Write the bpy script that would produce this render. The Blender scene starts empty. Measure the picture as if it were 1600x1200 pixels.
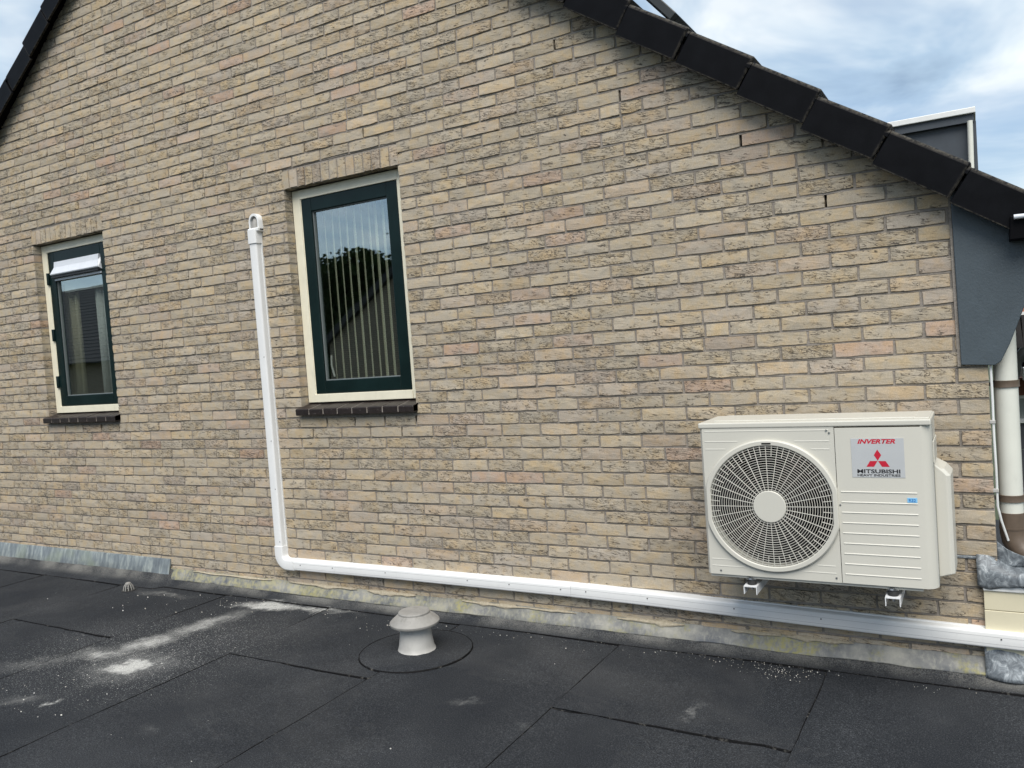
import bpy, bmesh, math, random
from mathutils import Vector, Matrix, noise
R = math.radians
random.seed(7)
S = bpy.context.scene
COL = S.collection

# ------------------------------------------------------------------ camera
F, YAW, PIT, ROL = 1272.476, -0.5234106, 0.0412317, 0.0725458
CAMPOS = Vector((-0.02313, -3.64022, 1.44080))
fw = Vector((math.sin(YAW)*math.cos(PIT), math.cos(YAW)*math.cos(PIT), -math.sin(PIT)))
rt = Vector((math.cos(YAW), -math.sin(YAW), 0)); dn = fw.cross(rt)
if dn.z > 0: dn = -dn
c_, s_ = math.cos(ROL), math.sin(ROL)
rr, dd = c_*rt + s_*dn, -s_*rt + c_*dn
cam = bpy.data.cameras.new('camera'); camo = bpy.data.objects.new('camera', cam); COL.objects.link(camo)
cam.sensor_width = 36; cam.lens = F/1600*36; cam.clip_start = 0.05; cam.clip_end = 20000
camo.matrix_world = Matrix(((rr.x, -dd.x, -fw.x, CAMPOS.x), (rr.y, -dd.y, -fw.y, CAMPOS.y), (rr.z, -dd.z, -fw.z, CAMPOS.z), (0, 0, 0, 1)))
S.camera = camo
def project(p):
    v = Vector(p) - CAMPOS; z = v.dot(fw)
    return 800 + F*v.dot(rr)/z, 600 + F*v.dot(dd)/z

# ------------------------------------------------------------------ sky, sun, exposure
SUN_DIR = Vector((0.30, -0.62, 0.95)).normalized()
w = bpy.data.worlds.new('World'); S.world = w; w.use_nodes = True
nt = w.node_tree; N = nt.nodes; L = nt.links
bg = N['Background']
sky = N.new('ShaderNodeTexSky'); sky.sky_type = 'NISHITA'; sky.sun_disc = False
sky.sun_elevation = math.asin(SUN_DIR.z); sky.sun_rotation = math.atan2(SUN_DIR.x, SUN_DIR.y)
sky.dust_density = 1.5
tc = N.new('ShaderNodeTexCoord')
sep = N.new('ShaderNodeSeparateXYZ'); L.new(tc.outputs['Generated'], sep.inputs[0])
def wmath(op, a, b=None, clamp=False):
    n = N.new('ShaderNodeMath'); n.operation = op; n.use_clamp = clamp
    for i, v in enumerate((a, b)):
        if v is None: continue
        if isinstance(v, (int, float)): n.inputs[i].default_value = v
        else: L.new(v, n.inputs[i])
    return n.outputs[0]
zz = wmath('ADD', wmath('MAXIMUM', sep.outputs[2], 0.0), 0.22)
comb = N.new('ShaderNodeCombineXYZ')
L.new(wmath('DIVIDE', sep.outputs[0], zz), comb.inputs[0]); L.new(wmath('DIVIDE', sep.outputs[1], zz), comb.inputs[1])
comb.inputs[2].default_value = 3.7
def wnoise(scale, detail, rough, dist=0.0, off=0.0):
    m = N.new('ShaderNodeMapping'); m.inputs[1].default_value = (off, off*.7, 0); L.new(comb.outputs[0], m.inputs[0])
    n = N.new('ShaderNodeTexNoise'); n.inputs['Scale'].default_value = scale; n.inputs['Detail'].default_value = detail
    n.inputs['Roughness'].default_value = rough; n.inputs['Distortion'].default_value = dist
    L.new(m.outputs[0], n.inputs['Vector']); return n.outputs['Fac']
def wramp(f, stops):
    n = N.new('ShaderNodeValToRGB'); L.new(f, n.inputs[0]); e = n.color_ramp.elements
    while len(e) < len(stops): e.new(0.5)
    for el, (p, c) in zip(e, stops):
        el.position = p; el.color = (*c, 1) if len(c) == 3 else c
    return n.outputs[0]
cover = wramp(wnoise(1.1, 5, .55, .3, 2.3), [(.33, (0, 0, 0)), (.60, (1, 1, 1))])
shade = wramp(wnoise(1.9, 5, .58, .4, 7.1), [(.32, (.34, .47, .63)), (.45, (.50, .66, .83)), (.56, (.76, .88, .98)), (.66, (1.02, 1.08, 1.10))])
skm = N.new('ShaderNodeMix'); skm.data_type = 'RGBA'; skm.blend_type = 'MULTIPLY'; skm.inputs[0].default_value = 1
L.new(sky.outputs[0], skm.inputs[6]); skm.inputs[7].default_value = (.15, .15, .15, 1)
mx = N.new('ShaderNodeMix'); mx.data_type = 'RGBA'
L.new(wmath('ADD', wmath('MULTIPLY', cover, .75), .18), mx.inputs[0]); L.new(skm.outputs[2], mx.inputs[6]); L.new(shade, mx.inputs[7])
L.new(mx.outputs[2], bg.inputs[0]); bg.inputs[1].default_value = 0.36
sun = bpy.data.lights.new('sun', 'SUN'); sun.energy = 1.5; sun.angle = R(45); sun.color = (1, .95, .87)
suno = bpy.data.objects.new('sun', sun); COL.objects.link(suno)
suno.rotation_euler = SUN_DIR.to_track_quat('Z', 'Y').to_euler()
S.view_settings.view_transform = 'Standard'; S.view_settings.look = 'None'; S.view_settings.gamma = 1
S.view_settings.use_curve_mapping = False
S.view_settings.exposure = 1.5
S.cycles.max_bounces = 6; S.cycles.diffuse_bounces = 3; S.cycles.glossy_bounces = 3; S.cycles.transparent_max_bounces = 8; S.cycles.caustics_reflective = False; S.cycles.caustics_refractive = False

# ------------------------------------------------------------------ node helper
class G:
    def __init__(s, name):
        s.m = bpy.data.materials.new(name); s.m.use_nodes = True
        s.t = s.m.node_tree; s.N = s.t.nodes; s.L = s.t.links
        s.b = s.N['Principled BSDF']
        s.pos = s.N.new('ShaderNodeNewGeometry').outputs['Position']
    def put(s, sock, v):
        if isinstance(v, (int, float)): sock.default_value = v
        elif isinstance(v, (tuple, list)): sock.default_value = (*v, 1) if len(v) == 3 and sock.type == 'RGBA' else v
        else: s.L.new(v, sock)
    def mapv(s, scale, vec=None, loc=(0, 0, 0), rot=(0, 0, 0)):
        n = s.N.new('ShaderNodeMapping'); n.inputs[3].default_value = scale; n.inputs[1].default_value = loc; n.inputs[2].default_value = rot
        s.L.new(vec or s.pos, n.inputs[0]); return n.outputs[0]
    def noise(s, scale, detail=4, rough=.5, vec=None, dist=0):
        n = s.N.new('ShaderNodeTexNoise'); n.inputs['Scale'].default_value = scale; n.inputs['Detail'].default_value = detail
        n.inputs['Roughness'].default_value = rough; n.inputs['Distortion'].default_value = dist
        s.L.new(vec or s.pos, n.inputs['Vector']); return n.outputs['Fac']
    def vor(s, scale, vec=None, feat='F1'):
        n = s.N.new('ShaderNodeTexVoronoi'); n.feature = feat; n.inputs['Scale'].default_value = scale
        s.L.new(vec or s.pos, n.inputs['Vector']); return n.outputs['Distance']
    def math(s, op, a, b=0.0, clamp=False):
        n = s.N.new('ShaderNodeMath'); n.operation = op; n.use_clamp = clamp
        s.put(n.inputs[0], a); s.put(n.inputs[1], b); return n.outputs[0]
    def ss(s, v, a, b):                       # smoothstep a..b -> 0..1
        n = s.N.new('ShaderNodeMapRange'); n.interpolation_type = 'SMOOTHSTEP'
        s.put(n.inputs[0], v); n.inputs[1].default_value = a; n.inputs[2].default_value = b; return n.outputs[0]
    def ramp(s, f, stops):
        n = s.N.new('ShaderNodeValToRGB'); s.L.new(f, n.inputs[0]); e = n.color_ramp.elements
        while len(e) < len(stops): e.new(.5)
        for el, (p, c) in zip(e, stops): el.position = p; el.color = (*c, 1)
        return n.outputs[0]
    def mix(s, f, a, b, mode='MIX'):
        n = s.N.new('ShaderNodeMix'); n.data_type = 'RGBA'; n.blend_type = mode
        s.put(n.inputs[0], f); s.put(n.inputs[6], a); s.put(n.inputs[7], b); return n.outputs[2]
    def sepxyz(s, vec=None):
        n = s.N.new('ShaderNodeSeparateXYZ'); s.L.new(vec or s.pos, n.inputs[0]); return n.outputs
    def bump(s, h, strength, dist, normal=None):
        n = s.N.new('ShaderNodeBump'); n.inputs['Strength'].default_value = strength; n.inputs['Distance'].default_value = dist
        s.L.new(h, n.inputs['Height'])
        if normal: s.L.new(normal, n.inputs['Normal'])
        return n.outputs[0]
    def done(s, col=None, rough=None, normal=None, **k):
        if col is not None: s.put(s.b.inputs['Base Color'], col)
        if rough is not None: s.put(s.b.inputs['Roughness'], rough)
        if normal is not None: s.L.new(normal, s.b.inputs['Normal'])
        for a, v in k.items(): s.put(s.b.inputs[a.replace('_', ' ')], v)
        return s.m

M = {}
def brick_material(name, src):
    g = G(name)
    if src == 'object':
        tint = g.N.new('ShaderNodeObjectInfo').outputs['Color']
    else:
        a = g.N.new('ShaderNodeAttribute'); a.attribute_name = 'tint'; tint = a.outputs['Color']
    X = g.sepxyz(tint)                       # r = hue pick, g = value, b = wrinkle amount
    base = g.ramp(X[0], [(0, (.411, .353, .272)), (.25, (.420, .358, .269)), (.50, (.402, .350, .275)), (.70, (.434, .361, .257)), (.85, (.420, .342, .263)), (.94, (.385, .340, .282)), (1, (.424, .312, .240))])
    val = g.math('ADD', g.math('MULTIPLY', X[1], .15), .93)
    base = g.mix(1.0, base, g.mix(0.0, val, val), 'MULTIPLY')
    blot = g.noise(15, 3, .62)
    base = g.mix(g.ss(blot, .46, .66), base, g.mix(1, base, (1.06, .99, .87), 'MULTIPLY'))
    base = g.mix(g.math('MULTIPLY', g.ss(blot, .50, .30), .6), base, (.365, .330, .277))
    fine = g.noise(260, 2, .6)
    base = g.mix(1, base, g.ramp(fine, [(.28, (.82, .82, .82)), (.72, (1.14, 1.14, 1.14))]), 'MULTIPLY')
    # wrinkles: thin folded creases left by the mould
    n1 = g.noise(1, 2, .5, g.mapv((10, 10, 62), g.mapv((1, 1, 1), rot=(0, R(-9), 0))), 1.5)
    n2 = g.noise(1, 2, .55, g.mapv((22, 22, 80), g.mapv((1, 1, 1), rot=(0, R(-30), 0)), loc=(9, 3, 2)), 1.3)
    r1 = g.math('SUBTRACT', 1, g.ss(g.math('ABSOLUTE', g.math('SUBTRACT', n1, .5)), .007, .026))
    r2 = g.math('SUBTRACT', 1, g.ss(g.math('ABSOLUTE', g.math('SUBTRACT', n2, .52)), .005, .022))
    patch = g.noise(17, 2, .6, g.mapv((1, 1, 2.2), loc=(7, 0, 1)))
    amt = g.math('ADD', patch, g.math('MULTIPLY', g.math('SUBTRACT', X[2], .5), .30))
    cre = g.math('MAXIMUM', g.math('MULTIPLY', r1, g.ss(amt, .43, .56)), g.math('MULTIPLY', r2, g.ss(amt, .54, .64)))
    col = g.mix(g.math('MULTIPLY', cre, .84), base, (.055, .048, .042))  # cavity shade of the creases painted into the colour, along with dark sanding
    h = g.math('SUBTRACT', g.math('ADD', g.math('MULTIPLY', fine, .10), g.math('MULTIPLY', n1, .9)), g.math('MULTIPLY', cre, 1.2))
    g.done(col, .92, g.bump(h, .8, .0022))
    g.b.inputs['Specular IOR Level'].default_value = .2
    return g.m
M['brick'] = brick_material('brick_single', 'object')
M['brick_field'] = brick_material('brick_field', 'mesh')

g = G('mortar'); n = g.noise(60, 6, .7); n2 = g.noise(5, 4, .6)
col = g.ramp(n, [(.25, (.165, .147, .127)), (.55, (.262, .234, .203)), (.8, (.355, .32, .277))])
col = g.mix(g.math('MULTIPLY', g.ss(n2, .5, .68), .45), col, (.31, .285, .27))
M['mortar'] = g.done(col, .95, g.bump(g.noise(180, 5, .7), .7, .004))

g = G('verge_tile'); n = g.noise(14, 5, .6); sp = g.ss(g.noise(240, 3, .6), .66, .74)
toc = g.N.new('ShaderNodeTexCoord').outputs['Object']; TX = g.sepxyz(toc)
col = g.ramp(n, [(.3, (.0022, .0024, .0034)), (.7, (.0046, .0050, .0066))])
col = g.mix(g.math('MULTIPLY', sp, .12), col, (.04, .04, .038))
edge = g.math('MAXIMUM', g.ss(TX[2], .128, .140), g.math('MULTIPLY', g.ss(TX[2], .006, .001), .6))
edge = g.math('MAXIMUM', edge, g.math('MULTIPLY', g.ss(TX[0], .322, .336), .5))
col = g.mix(g.math('MULTIPLY', g.math('MULTIPLY', g.ss(g.noise(60, 4, .7), .36, .62), edge), .75), col, (.10, .09, .072))
M['tile'] = g.done(col, .5, g.bump(g.noise(300, 4, .6), .25, .002)); g.b.inputs['Specular IOR Level'].default_value = .08
g = G('roof_field'); M['roof'] = g.done(g.ramp(g.noise(8, 5), [(.3, (.02, .02, .022)), (.7, (.035, .033, .033))]), .8)

def paint(name, c, rough=.4, var=.06, scale=9, bump=0.0, dirt=0.0, spec=.5):
    g = G(name); n = g.noise(scale, 5, .6)
    lo = tuple(x*(1-var) for x in c); hi = tuple(min(1, x*(1+var)) for x in c)
    col = g.ramp(n, [(.3, lo), (.7, hi)])
    if dirt:
        d = g.ss(g.noise(30, 6, .7, g.mapv((1, 1, .35))), .55, .75)
        col = g.mix(g.math('MULTIPLY', d, dirt), col, tuple(x*.55 for x in c))
    nm = g.bump(g.noise(120, 4, .6), bump, .002) if bump else None
    m = g.done(col, rough, nm); g.b.inputs['Specular IOR Level'].default_value = spec
    return m
M['cream'] = paint('cream_paint', (.74, .70, .56), .38, .05, 14, .08, .25)
M['green'] = paint('dark_green_paint', (.006, .0155, .0155), .25, .2, 6, .03, 0, .22)
M['glazing_bead'] = paint('grey_glazing_bead', (.16, .18, .18), .5)
M['plastic'] = paint('white_plastic_trunking', (.72, .725, .72), .58, .03, 6, .02, .16, .3)
M['ac'] = paint('cream_white_enamel', (.56, .547, .488), .36, .018, 3, .015)
M['ac_dark'] = paint('black_plastic', (.004, .004, .0045), .7, spec=.05)
M['guard'] = paint('guard_wire_coating', (.60, .59, .535), .36)
M['steel'] = G('zinc_plated_steel').done((.55, .56, .57), .28, None, Metallic=1.0)
M['rubber'] = paint('black_rubber', (.02, .02, .02), .7)
M['bracket'] = paint('white_powder_coat', (.70, .71, .72), .35)
M['red'] = paint('red_print', (.50, .012, .035), .45, .03)
M['black'] = paint('black_print', (.015, .015, .018), .5)
M['badge'] = paint('silver_label_foil', (.46, .475, .485), .42, .03)
M['sticker'] = paint('light_blue_sticker', (.22, .52, .80), .5, .03)
M['blue'] = paint('blue_print', (.03, .14, .42), .5)
M['grille'] = paint('white_aluminium', (.62, .65, .70), .35, .04, 10, 0, .2)
M['board'] = paint('slate_blue_painted_board', (.056, .074, .088), .5, .10, 9, .45, .35)
M['fascia'] = paint('cream_board', (.66, .61, .45), .45, .04, 5, 0, .12)
M['white'] = paint('white_trim', (.72, .73, .72), .4, .05, 9, 0, .2)
M['pipe'] = paint('off_white_pipe', (.66, .665, .60), .32, .05, 6, 0, .15)
M['brown'] = paint('brown_pipe_fitting', (.115, .085, .062), .42, .15, 20)
M['dark'] = paint('black_gutter', (.004, .004, .005), .5, spec=.05)
M['darkwall'] = paint('dark_grey_boards', (.055, .060, .068), .6, .1, 5, .1)
M['panel'] = paint('grey_green_panel', (.30, .33, .31), .5, .06)
M['rust'] = paint('brown_wood', (.16, .055, .025), .6, .15)
M['terracotta'] = paint('terracotta', (.33, .13, .075), .8, .15, 20)
M['blind'] = paint('pale_green_blind_fabric', (.90, .88, .68), .8, .04, 30)
M['curtain_beige'] = paint('beige_curtain', (.58, .53, .38), .9, .08, 20)
M['curtain_white'] = paint('white_curtain', (.78, .80, .78), .9, .06, 20)
M['room'] = paint('room_wall', (.20, .18, .16), .9, .1)
M['dormer'] = paint('dark_blue_grey_cladding', (.045, .055, .068), .5, .1)
M['skylight'] = paint('dark_skylight_frame', (.022, .026, .026), .45, .2)
M['fan'] = paint('dark_grey_fan', (.010, .010, .011), .6, spec=.08)

g = G('dark_brown_sill_glaze'); n = g.noise(40, 6, .7)
M['sill'] = g.done(g.mix(g.ss(g.noise(90, 5, .7), .60, .72), g.ramp(n, [(.3, (.009, .006, .0055)), (.7, (.026, .018, .016))]), (.20, .18, .17)), .45, g.bump(n, .3, .003))

g = G('lead'); n = g.noise(7, 6, .62); xs = g.mapv((1, 1, .22)); st = g.noise(55, 5, .65, xs)
col = g.ramp(n, [(.30, (.085, .093, .105)), (.5, (.18, .182, .175)), (.70, (.33, .32, .28))])
col = g.mix(g.math('MULTIPLY', g.ss(st, .45, .7), .5), col, (.34, .33, .28))
lich = g.math('MULTIPLY', g.ss(g.noise(4.5, 5, .65, g.mapv((1, 1, 1), loc=(4, 2, 0))), .47, .60), g.ss(g.noise(50, 5, .7), .38, .6))
col = g.mix(g.math('MULTIPLY', lich, .85), col, (.27, .25, .09))
X = g.sepxyz(); fade = g.ss(X[0], -1.2, -4.6)     # the far lengths are overgrown, the ones by the corner are cleaner
col = g.mix(g.math('MULTIPLY', g.math('MULTIPLY', fade, g.ss(g.noise(28, 5, .7), .40, .62)), .6), col, (.34, .31, .15))
M['lead'] = g.done(col, .62, g.bump(g.noise(40, 5, .65), .5, .006))
g = G('new_lead'); n = g.noise(26, 6, .72, g.mapv((1, 1, .8)), 1.2)
M['newlead'] = g.done(g.ramp(n, [(.32, (.05, .058, .068)), (.47, (.13, .148, .165)), (.56, (.21, .235, .255)), (.66, (.42, .45, .47))]), .5, g.bump(n, .18, .006), Metallic=.1)
g = G('zinc'); st = g.noise(26, 6, .65, g.mapv((1, 1, .12))); n = g.noise(3, 3, .5)
col = g.ramp(st, [(.28, (.12, .14, .162)), (.5, (.235, .265, .275)), (.74, (.50, .54, .505))])
col = g.mix(g.math('MULTIPLY', g.ss(n, .5, .66), .5), col, (.30, .34, .24))
M['zinc'] = g.done(col, .42, g.bump(g.noise(12, 4, .6), .25, .006), Metallic=.35)
g = G('lime_mortar_smear'); n = g.noise(70, 6, .7)
M['smear'] = g.done(g.ramp(n, [(.3, (.27, .23, .165)), (.7, (.47, .42, .32))]), .95, g.bump(n, .8, .006))

# bitumen with mineral grit, drilling dust and scuffs
g = G('bitumen'); X = g.sepxyz()
gr = g.noise(210, 4, .8); big = g.noise(1.3, 5, .6)
col = g.ramp(gr, [(.30, (.0075, .0085, .0102)), (.52, (.0225, .025, .029)), (.74, (.105, .111, .121))])
col = g.mix(1, col, g.ramp(big, [(.32, (.72, .74, .78)), (.5, (1.0, 1.0, 1.0)), (.68, (1.45, 1.42, 1.38))]), 'MULTIPLY')
pud = g.noise(.9, 6, .62, g.mapv((1, 1, 1), loc=(5, 3, 0)), .5)
rimm = g.math('SUBTRACT', 1, g.ss(g.math('ABSOLUTE', g.math('SUBTRACT', pud, .53)), .0, .012))
col = g.mix(g.math('MULTIPLY', rimm, .022), col, (.30, .29, .27))
col = g.mix(g.math('MULTIPLY', g.ss(pud, .50, .66), .04), col, (.33, .32, .30))
scf = g.math('MULTIPLY', g.ss(g.noise(1, 4, .7, g.mapv((4, 38, 1), rot=(0, 0, R(28)))), .66, .74), g.ss(g.noise(2.2, 2, .5), .52, .62))
col = g.mix(g.math('MULTIPLY', scf, .09), col, (.35, .35, .34))
col = g.mix(g.math('MULTIPLY', g.ss(g.noise(900, 2, .5), .70, .76), .35), col, (.32, .32, .31))
wn_ = g.N.new('ShaderNodeTexNoise'); wn_.inputs['Scale'].default_value = 7; wn_.inputs['Detail'].default_value = 5; wn_.inputs['Roughness'].default_value = .72; g.L.new(g.pos, wn_.inputs['Vector'])
w_a = g.N.new('ShaderNodeVectorMath'); w_a.operation = 'SUBTRACT'; g.L.new(wn_.outputs['Color'], w_a.inputs[0]); w_a.inputs[1].default_value = (.5, .5, .5)
w_b = g.N.new('ShaderNodeVectorMath'); w_b.operation = 'MULTIPLY_ADD'; g.L.new(w_a.outputs[0], w_b.inputs[0]); w_b.inputs[1].default_value = (.24, .24, 0); g.L.new(g.pos, w_b.inputs[2])
DV = g.mapv((1, 1, 0), w_b.outputs[0])
def spot(cx, cy, rx, ry, ang):
    v = DV; m = g.N.new('ShaderNodeMapping'); m.vector_type = 'TEXTURE'
    m.inputs[1].default_value = (cx, cy, 0); m.inputs[2].default_value = (0, 0, ang); m.inputs[3].default_value = (rx, ry, 1)
    g.L.new(v, m.inputs[0]); l = g.N.new('ShaderNodeVectorMath'); l.operation = 'LENGTH'; g.L.new(m.outputs[0], l.inputs[0])
    return g.math('SUBTRACT', 1, l.outputs['Value'], True)
warp = g.noise(22, 6, .72); w2 = g.noise(75, 5, .75)
def dust(cx, cy, rx, ry, ang, k):
    return g.math('MULTIPLY', spot(cx, cy, rx, ry, R(ang)), k)
d = dust(-3.77, -1.18, .15, .12, 20, 2.5)
for a in ((-3.77, -1.16, .42, .34, 20, .70), (-4.08, -1.10, .30, .14, 20, 1.0), (-3.99, -.90, .32, .16, 62, 1.15), (-3.93, -.58, .48, .14, 76, .95),
          (-3.82, -.20, .36, .10, 8, 1.6), (-3.55, -.16, .55, .07, 2, 1.1), (-4.3, -1.30, .6, .20, 40, .5), (-3.9, -1.62, .20, .10, 30, .55),
          (-3.72, -1.60, .05, .04, 0, 1.2), (-3.03, -1.6, .12, .07, 0, .4), (-1.93, -.92, .17, .05, 30, .45), (-1.05, -.68, .03, .17, -12, .55), (-4.75, -.22, .5, .07, 4, .55), (-2.9, -1.0, .3, .2, 0, .18),
          (-1.6, -1.0, .03, .13, 60, .4), (-.2, -.45, .2, .1, 0, .22)):
    d = g.math('MAXIMUM', d, dust(*a))
wsp = g.noise(1, 4, .7, g.mapv((60, 14, 1), rot=(0, 0, R(35))))
dm = g.ss(g.math('MULTIPLY', d, g.math('MULTIPLY', g.math('ADD', g.math('MULTIPLY', warp, 1.3), g.math('MULTIPLY', w2, .9)), g.math('ADD', g.math('MULTIPLY', wsp, .9), .5))), .12, 1.6)
grit = g.math('MULTIPLY', dm, g.ss(g.noise(330, 3, .7), .30, .62))
col = g.mix(g.math('MULTIPLY', g.math('MAXIMUM', grit, g.math('MULTIPLY', dm, .45)), .92), col, (.66, .66, .63))
haze_ = g.math('MULTIPLY', dust(-3.9, -1.0, 1.0, .85, 20, 1.6), g.ss(g.noise(150, 2, .6), .60, .67))
col = g.mix(g.math('MULTIPLY', g.math('MINIMUM', haze_, 1.0), .55), col, (.55, .55, .53))
# pale sand washed along the upstand
band = g.math('MULTIPLY', g.ss(X[1], -.125, -.03), g.ss(g.math('ADD', g.math('MULTIPLY', g.noise(3.2, 4, .6), .7), g.math('MULTIPLY', g.noise(190, 3, .75), .55)), .48, .80))
col = g.mix(g.math('MULTIPLY', band, .48), col, (.34, .33, .30))
M['bitumen'] = g.done(col, .8, g.bump(g.noise(5, 4, .6), .35, .02, g.bump(gr, .6, .004)))
g.b.inputs['Specular IOR Level'].default_value = .14
g = G('bitumen_bleed'); M['bead'] = g.done(g.mix(g.math('MULTIPLY', g.ss(g.noise(30, 5, .7), .56, .70), .35), (.004, .004, .0045), (.22, .21, .19)), .7, g.bump(g.noise(150, 4), .5, .003)); g.b.inputs['Specular IOR Level'].default_value = .15
g = G('crumbs'); M['crumb'] = g.done(g.ramp(g.noise(60, 2), [(.35, (.35, .32, .27)), (.65, (.72, .71, .68))]), .95)
g = G('vent_plastic'); n = g.noise(9, 5, .65); st = g.ss(g.noise(24, 6, .7, g.mapv((1, 1, .5))), .5, .72)
M['vent'] = g.done(g.mix(g.math('MULTIPLY', st, .5), g.ramp(n, [(.3, (.22, .213, .20)), (.7, (.31, .30, .28))]), (.13, .125, .11)), .6, g.bump(g.noise(150, 4), .15, .002))
g = G('vent_collar'); M['collar'] = g.done(g.ramp(g.noise(12, 5, .6), [(.3, (.36, .35, .33)), (.7, (.47, .46, .435))]), .5)

def glass_mat(name, refl):
    m = bpy.data.materials.new(name); m.use_nodes = True; t = m.node_tree; t.nodes.clear()
    o = t.nodes.new('ShaderNodeOutputMaterial'); mixn = t.nodes.new('ShaderNodeMixShader')
    tr = t.nodes.new('ShaderNodeBsdfTransparent'); tr.inputs[0].default_value = (.92, .95, .93, 1)
    gl = t.nodes.new('ShaderNodeBsdfGlossy'); gl.inputs['Roughness'].default_value = .004; gl.inputs[0].default_value = (.95, 1, .99, 1)
    lw = t.nodes.new('ShaderNodeLayerWeight'); lw.inputs[0].default_value = .5
    pw = t.nodes.new('ShaderNodeMath'); pw.operation = 'POWER'; t.links.new(lw.outputs['Facing'], pw.inputs[0]); pw.inputs[1].default_value = 3
    fr = t.nodes.new('ShaderNodeMath'); fr.operation = 'MULTIPLY_ADD'; t.links.new(pw.outputs[0], fr.inputs[0]); fr.inputs[1].default_value = .8; fr.inputs[2].default_value = refl
    nz = t.nodes.new('ShaderNodeTexNoise'); nz.inputs['Scale'].default_value = 3.0; nz.inputs['Detail'].default_value = 1
    bp = t.nodes.new('ShaderNodeBump'); bp.inputs['Strength'].default_value = .012; bp.inputs['Distance'].default_value = .02
    t.links.new(nz.outputs[0], bp.inputs['Height']); t.links.new(bp.outputs[0], gl.inputs['Normal'])
    t.links.new(fr.outputs[0], mixn.inputs[0]); t.links.new(tr.outputs[0], mixn.inputs[1]); t.links.new(gl.outputs[0], mixn.inputs[2])
    t.links.new(mixn.outputs[0], o.inputs[0]); return m
M['glass'] = glass_mat('double_glazing', .27)

# ------------------------------------------------------------------ mesh helper
class MB:
    def __init__(s): s.v = []; s.f = []
    def box(s, x0, x1, y0, y1, z0, z1):
        b = len(s.v)
        s.v += [(x, y, z) for z in (z0, z1) for y in (y0, y1) for x in (x0, x1)]
        s.f += [tuple(b+i for i in q) for q in ((0, 2, 3, 1), (4, 5, 7, 6), (0, 1, 5, 4), (2, 6, 7, 3), (0, 4, 6, 2), (1, 3, 7, 5))]
        return s
    def loft(s, rings, close=True, cap=True):
        b = len(s.v); n = len(rings[0])
        for r in rings: s.v += [tuple(p) for p in r]
        for i in range(len(rings)-1):
            for j in range(n if close else n-1):
                k = (j+1) % n
                s.f.append((b+i*n+j, b+i*n+k, b+(i+1)*n+k, b+(i+1)*n+j))
        if cap and close:
            s.f.append(tuple(b+j for j in reversed(range(n)))); s.f.append(tuple(b+(len(rings)-1)*n+j for j in range(n)))
        return s
    def lathe(s, prof, c=(0, 0, 0), seg=40, cap=True):
        return s.loft([[(c[0]+r*math.cos(2*math.pi*k/seg), c[1]+r*math.sin(2*math.pi*k/seg), c[2]+z) for k in range(seg)] for r, z in prof], True, cap)
    def prism_y(s, poly, y0, y1):             # polygon in x,z extruded along y
        return s.loft([[(x, y0, z) for x, z in poly], [(x, y1, z) for x, z in poly]])
    def prism_x(s, poly, x0, x1):             # polygon in y,z extruded along x
        return s.loft([[(x0, y, z) for y, z in poly], [(x1, y, z) for y, z in poly]])
    def tube(s, pts, r, seg=10):
        rings = []
        for i, p in enumerate(pts):
            p = Vector(p); a = Vector(pts[max(0, i-1)]); b = Vector(pts[min(len(pts)-1, i+1)])
            t = (b-a).normalized(); u = t.orthogonal().normalized() if i == 0 else (u0 - t*u0.dot(t)).normalized(); u0 = u
            q = t.cross(u); rad = r[i] if isinstance(r, (list, tuple)) else r
            rings.append([p+(u*math.cos(2*math.pi*k/seg)+q*math.sin(2*math.pi*k/seg))*rad for k in range(seg)])
        return s.loft(rings)
    def mesh(s, name):
        me = bpy.data.meshes.new(name); me.from_pydata([tuple(v) for v in s.v], [], s.f)
        bm = bmesh.new(); bm.from_mesh(me); bmesh.ops.recalc_face_normals(bm, faces=bm.faces); bm.to_mesh(me); bm.free()
        return me
def link(name, me, mat, parent=None, smooth=False, bevel=0.0, seg=2):
    o = bpy.data.objects.new(name, me); COL.objects.link(o)
    if mat is not None and not me.materials: me.materials.append(M[mat] if isinstance(mat, str) else mat)
    if parent is not None: o.parent = parent
    if smooth:
        me.polygons.foreach_set('use_smooth', [True]*len(me.polygons))
        if smooth != 'all':
            md = o.modifiers.new('edges', 'EDGE_SPLIT'); md.split_angle = R(38)
    if bevel:
        md = o.modifiers.new('bevel', 'BEVEL'); md.width = bevel; md.segments = seg; md.limit_method = 'ANGLE'; md.angle_limit = R(40)
        md.harden_normals = False
    return o
def obj(name, mb, mat, parent=None, **k): return link(name, mb.mesh(name), mat, parent, **k)
def empty(name, loc=(0, 0, 0)):
    o = bpy.data.objects.new(name, None); COL.objects.link(o); o.location = loc; o.empty_display_size = .1; return o
def thing(name, label, cat, group=None):
    o = empty(name); tag(o, label, cat, group); return o
def tag(o, label, cat=None, group=None):
    o['label'] = label
    if cat: o['category'] = cat
    if group: o['group'] = group
    return o
def sweep(path, prof, closed=True):           # path in x,z ; prof (u, v): u across, v out of the wall
    rings = []
    for i, (x, z) in enumerate(path):
        a = path[max(0, i-1)]; b = path[min(len(path)-1, i+1)]
        t = Vector((b[0]-a[0], b[1]-a[1])).normalized(); nrm = Vector((-t.y, t.x))
        k = 1.0
        if 0 < i < len(path)-1:
            t1 = Vector((x-a[0], z-a[1])).normalized(); k = 1/max(.5, t.dot(t1))
        rings.append([(x+nrm.x*u*k, -v, z+nrm.y*u*k) for u, v in prof])
    return MB().loft(rings)

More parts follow.
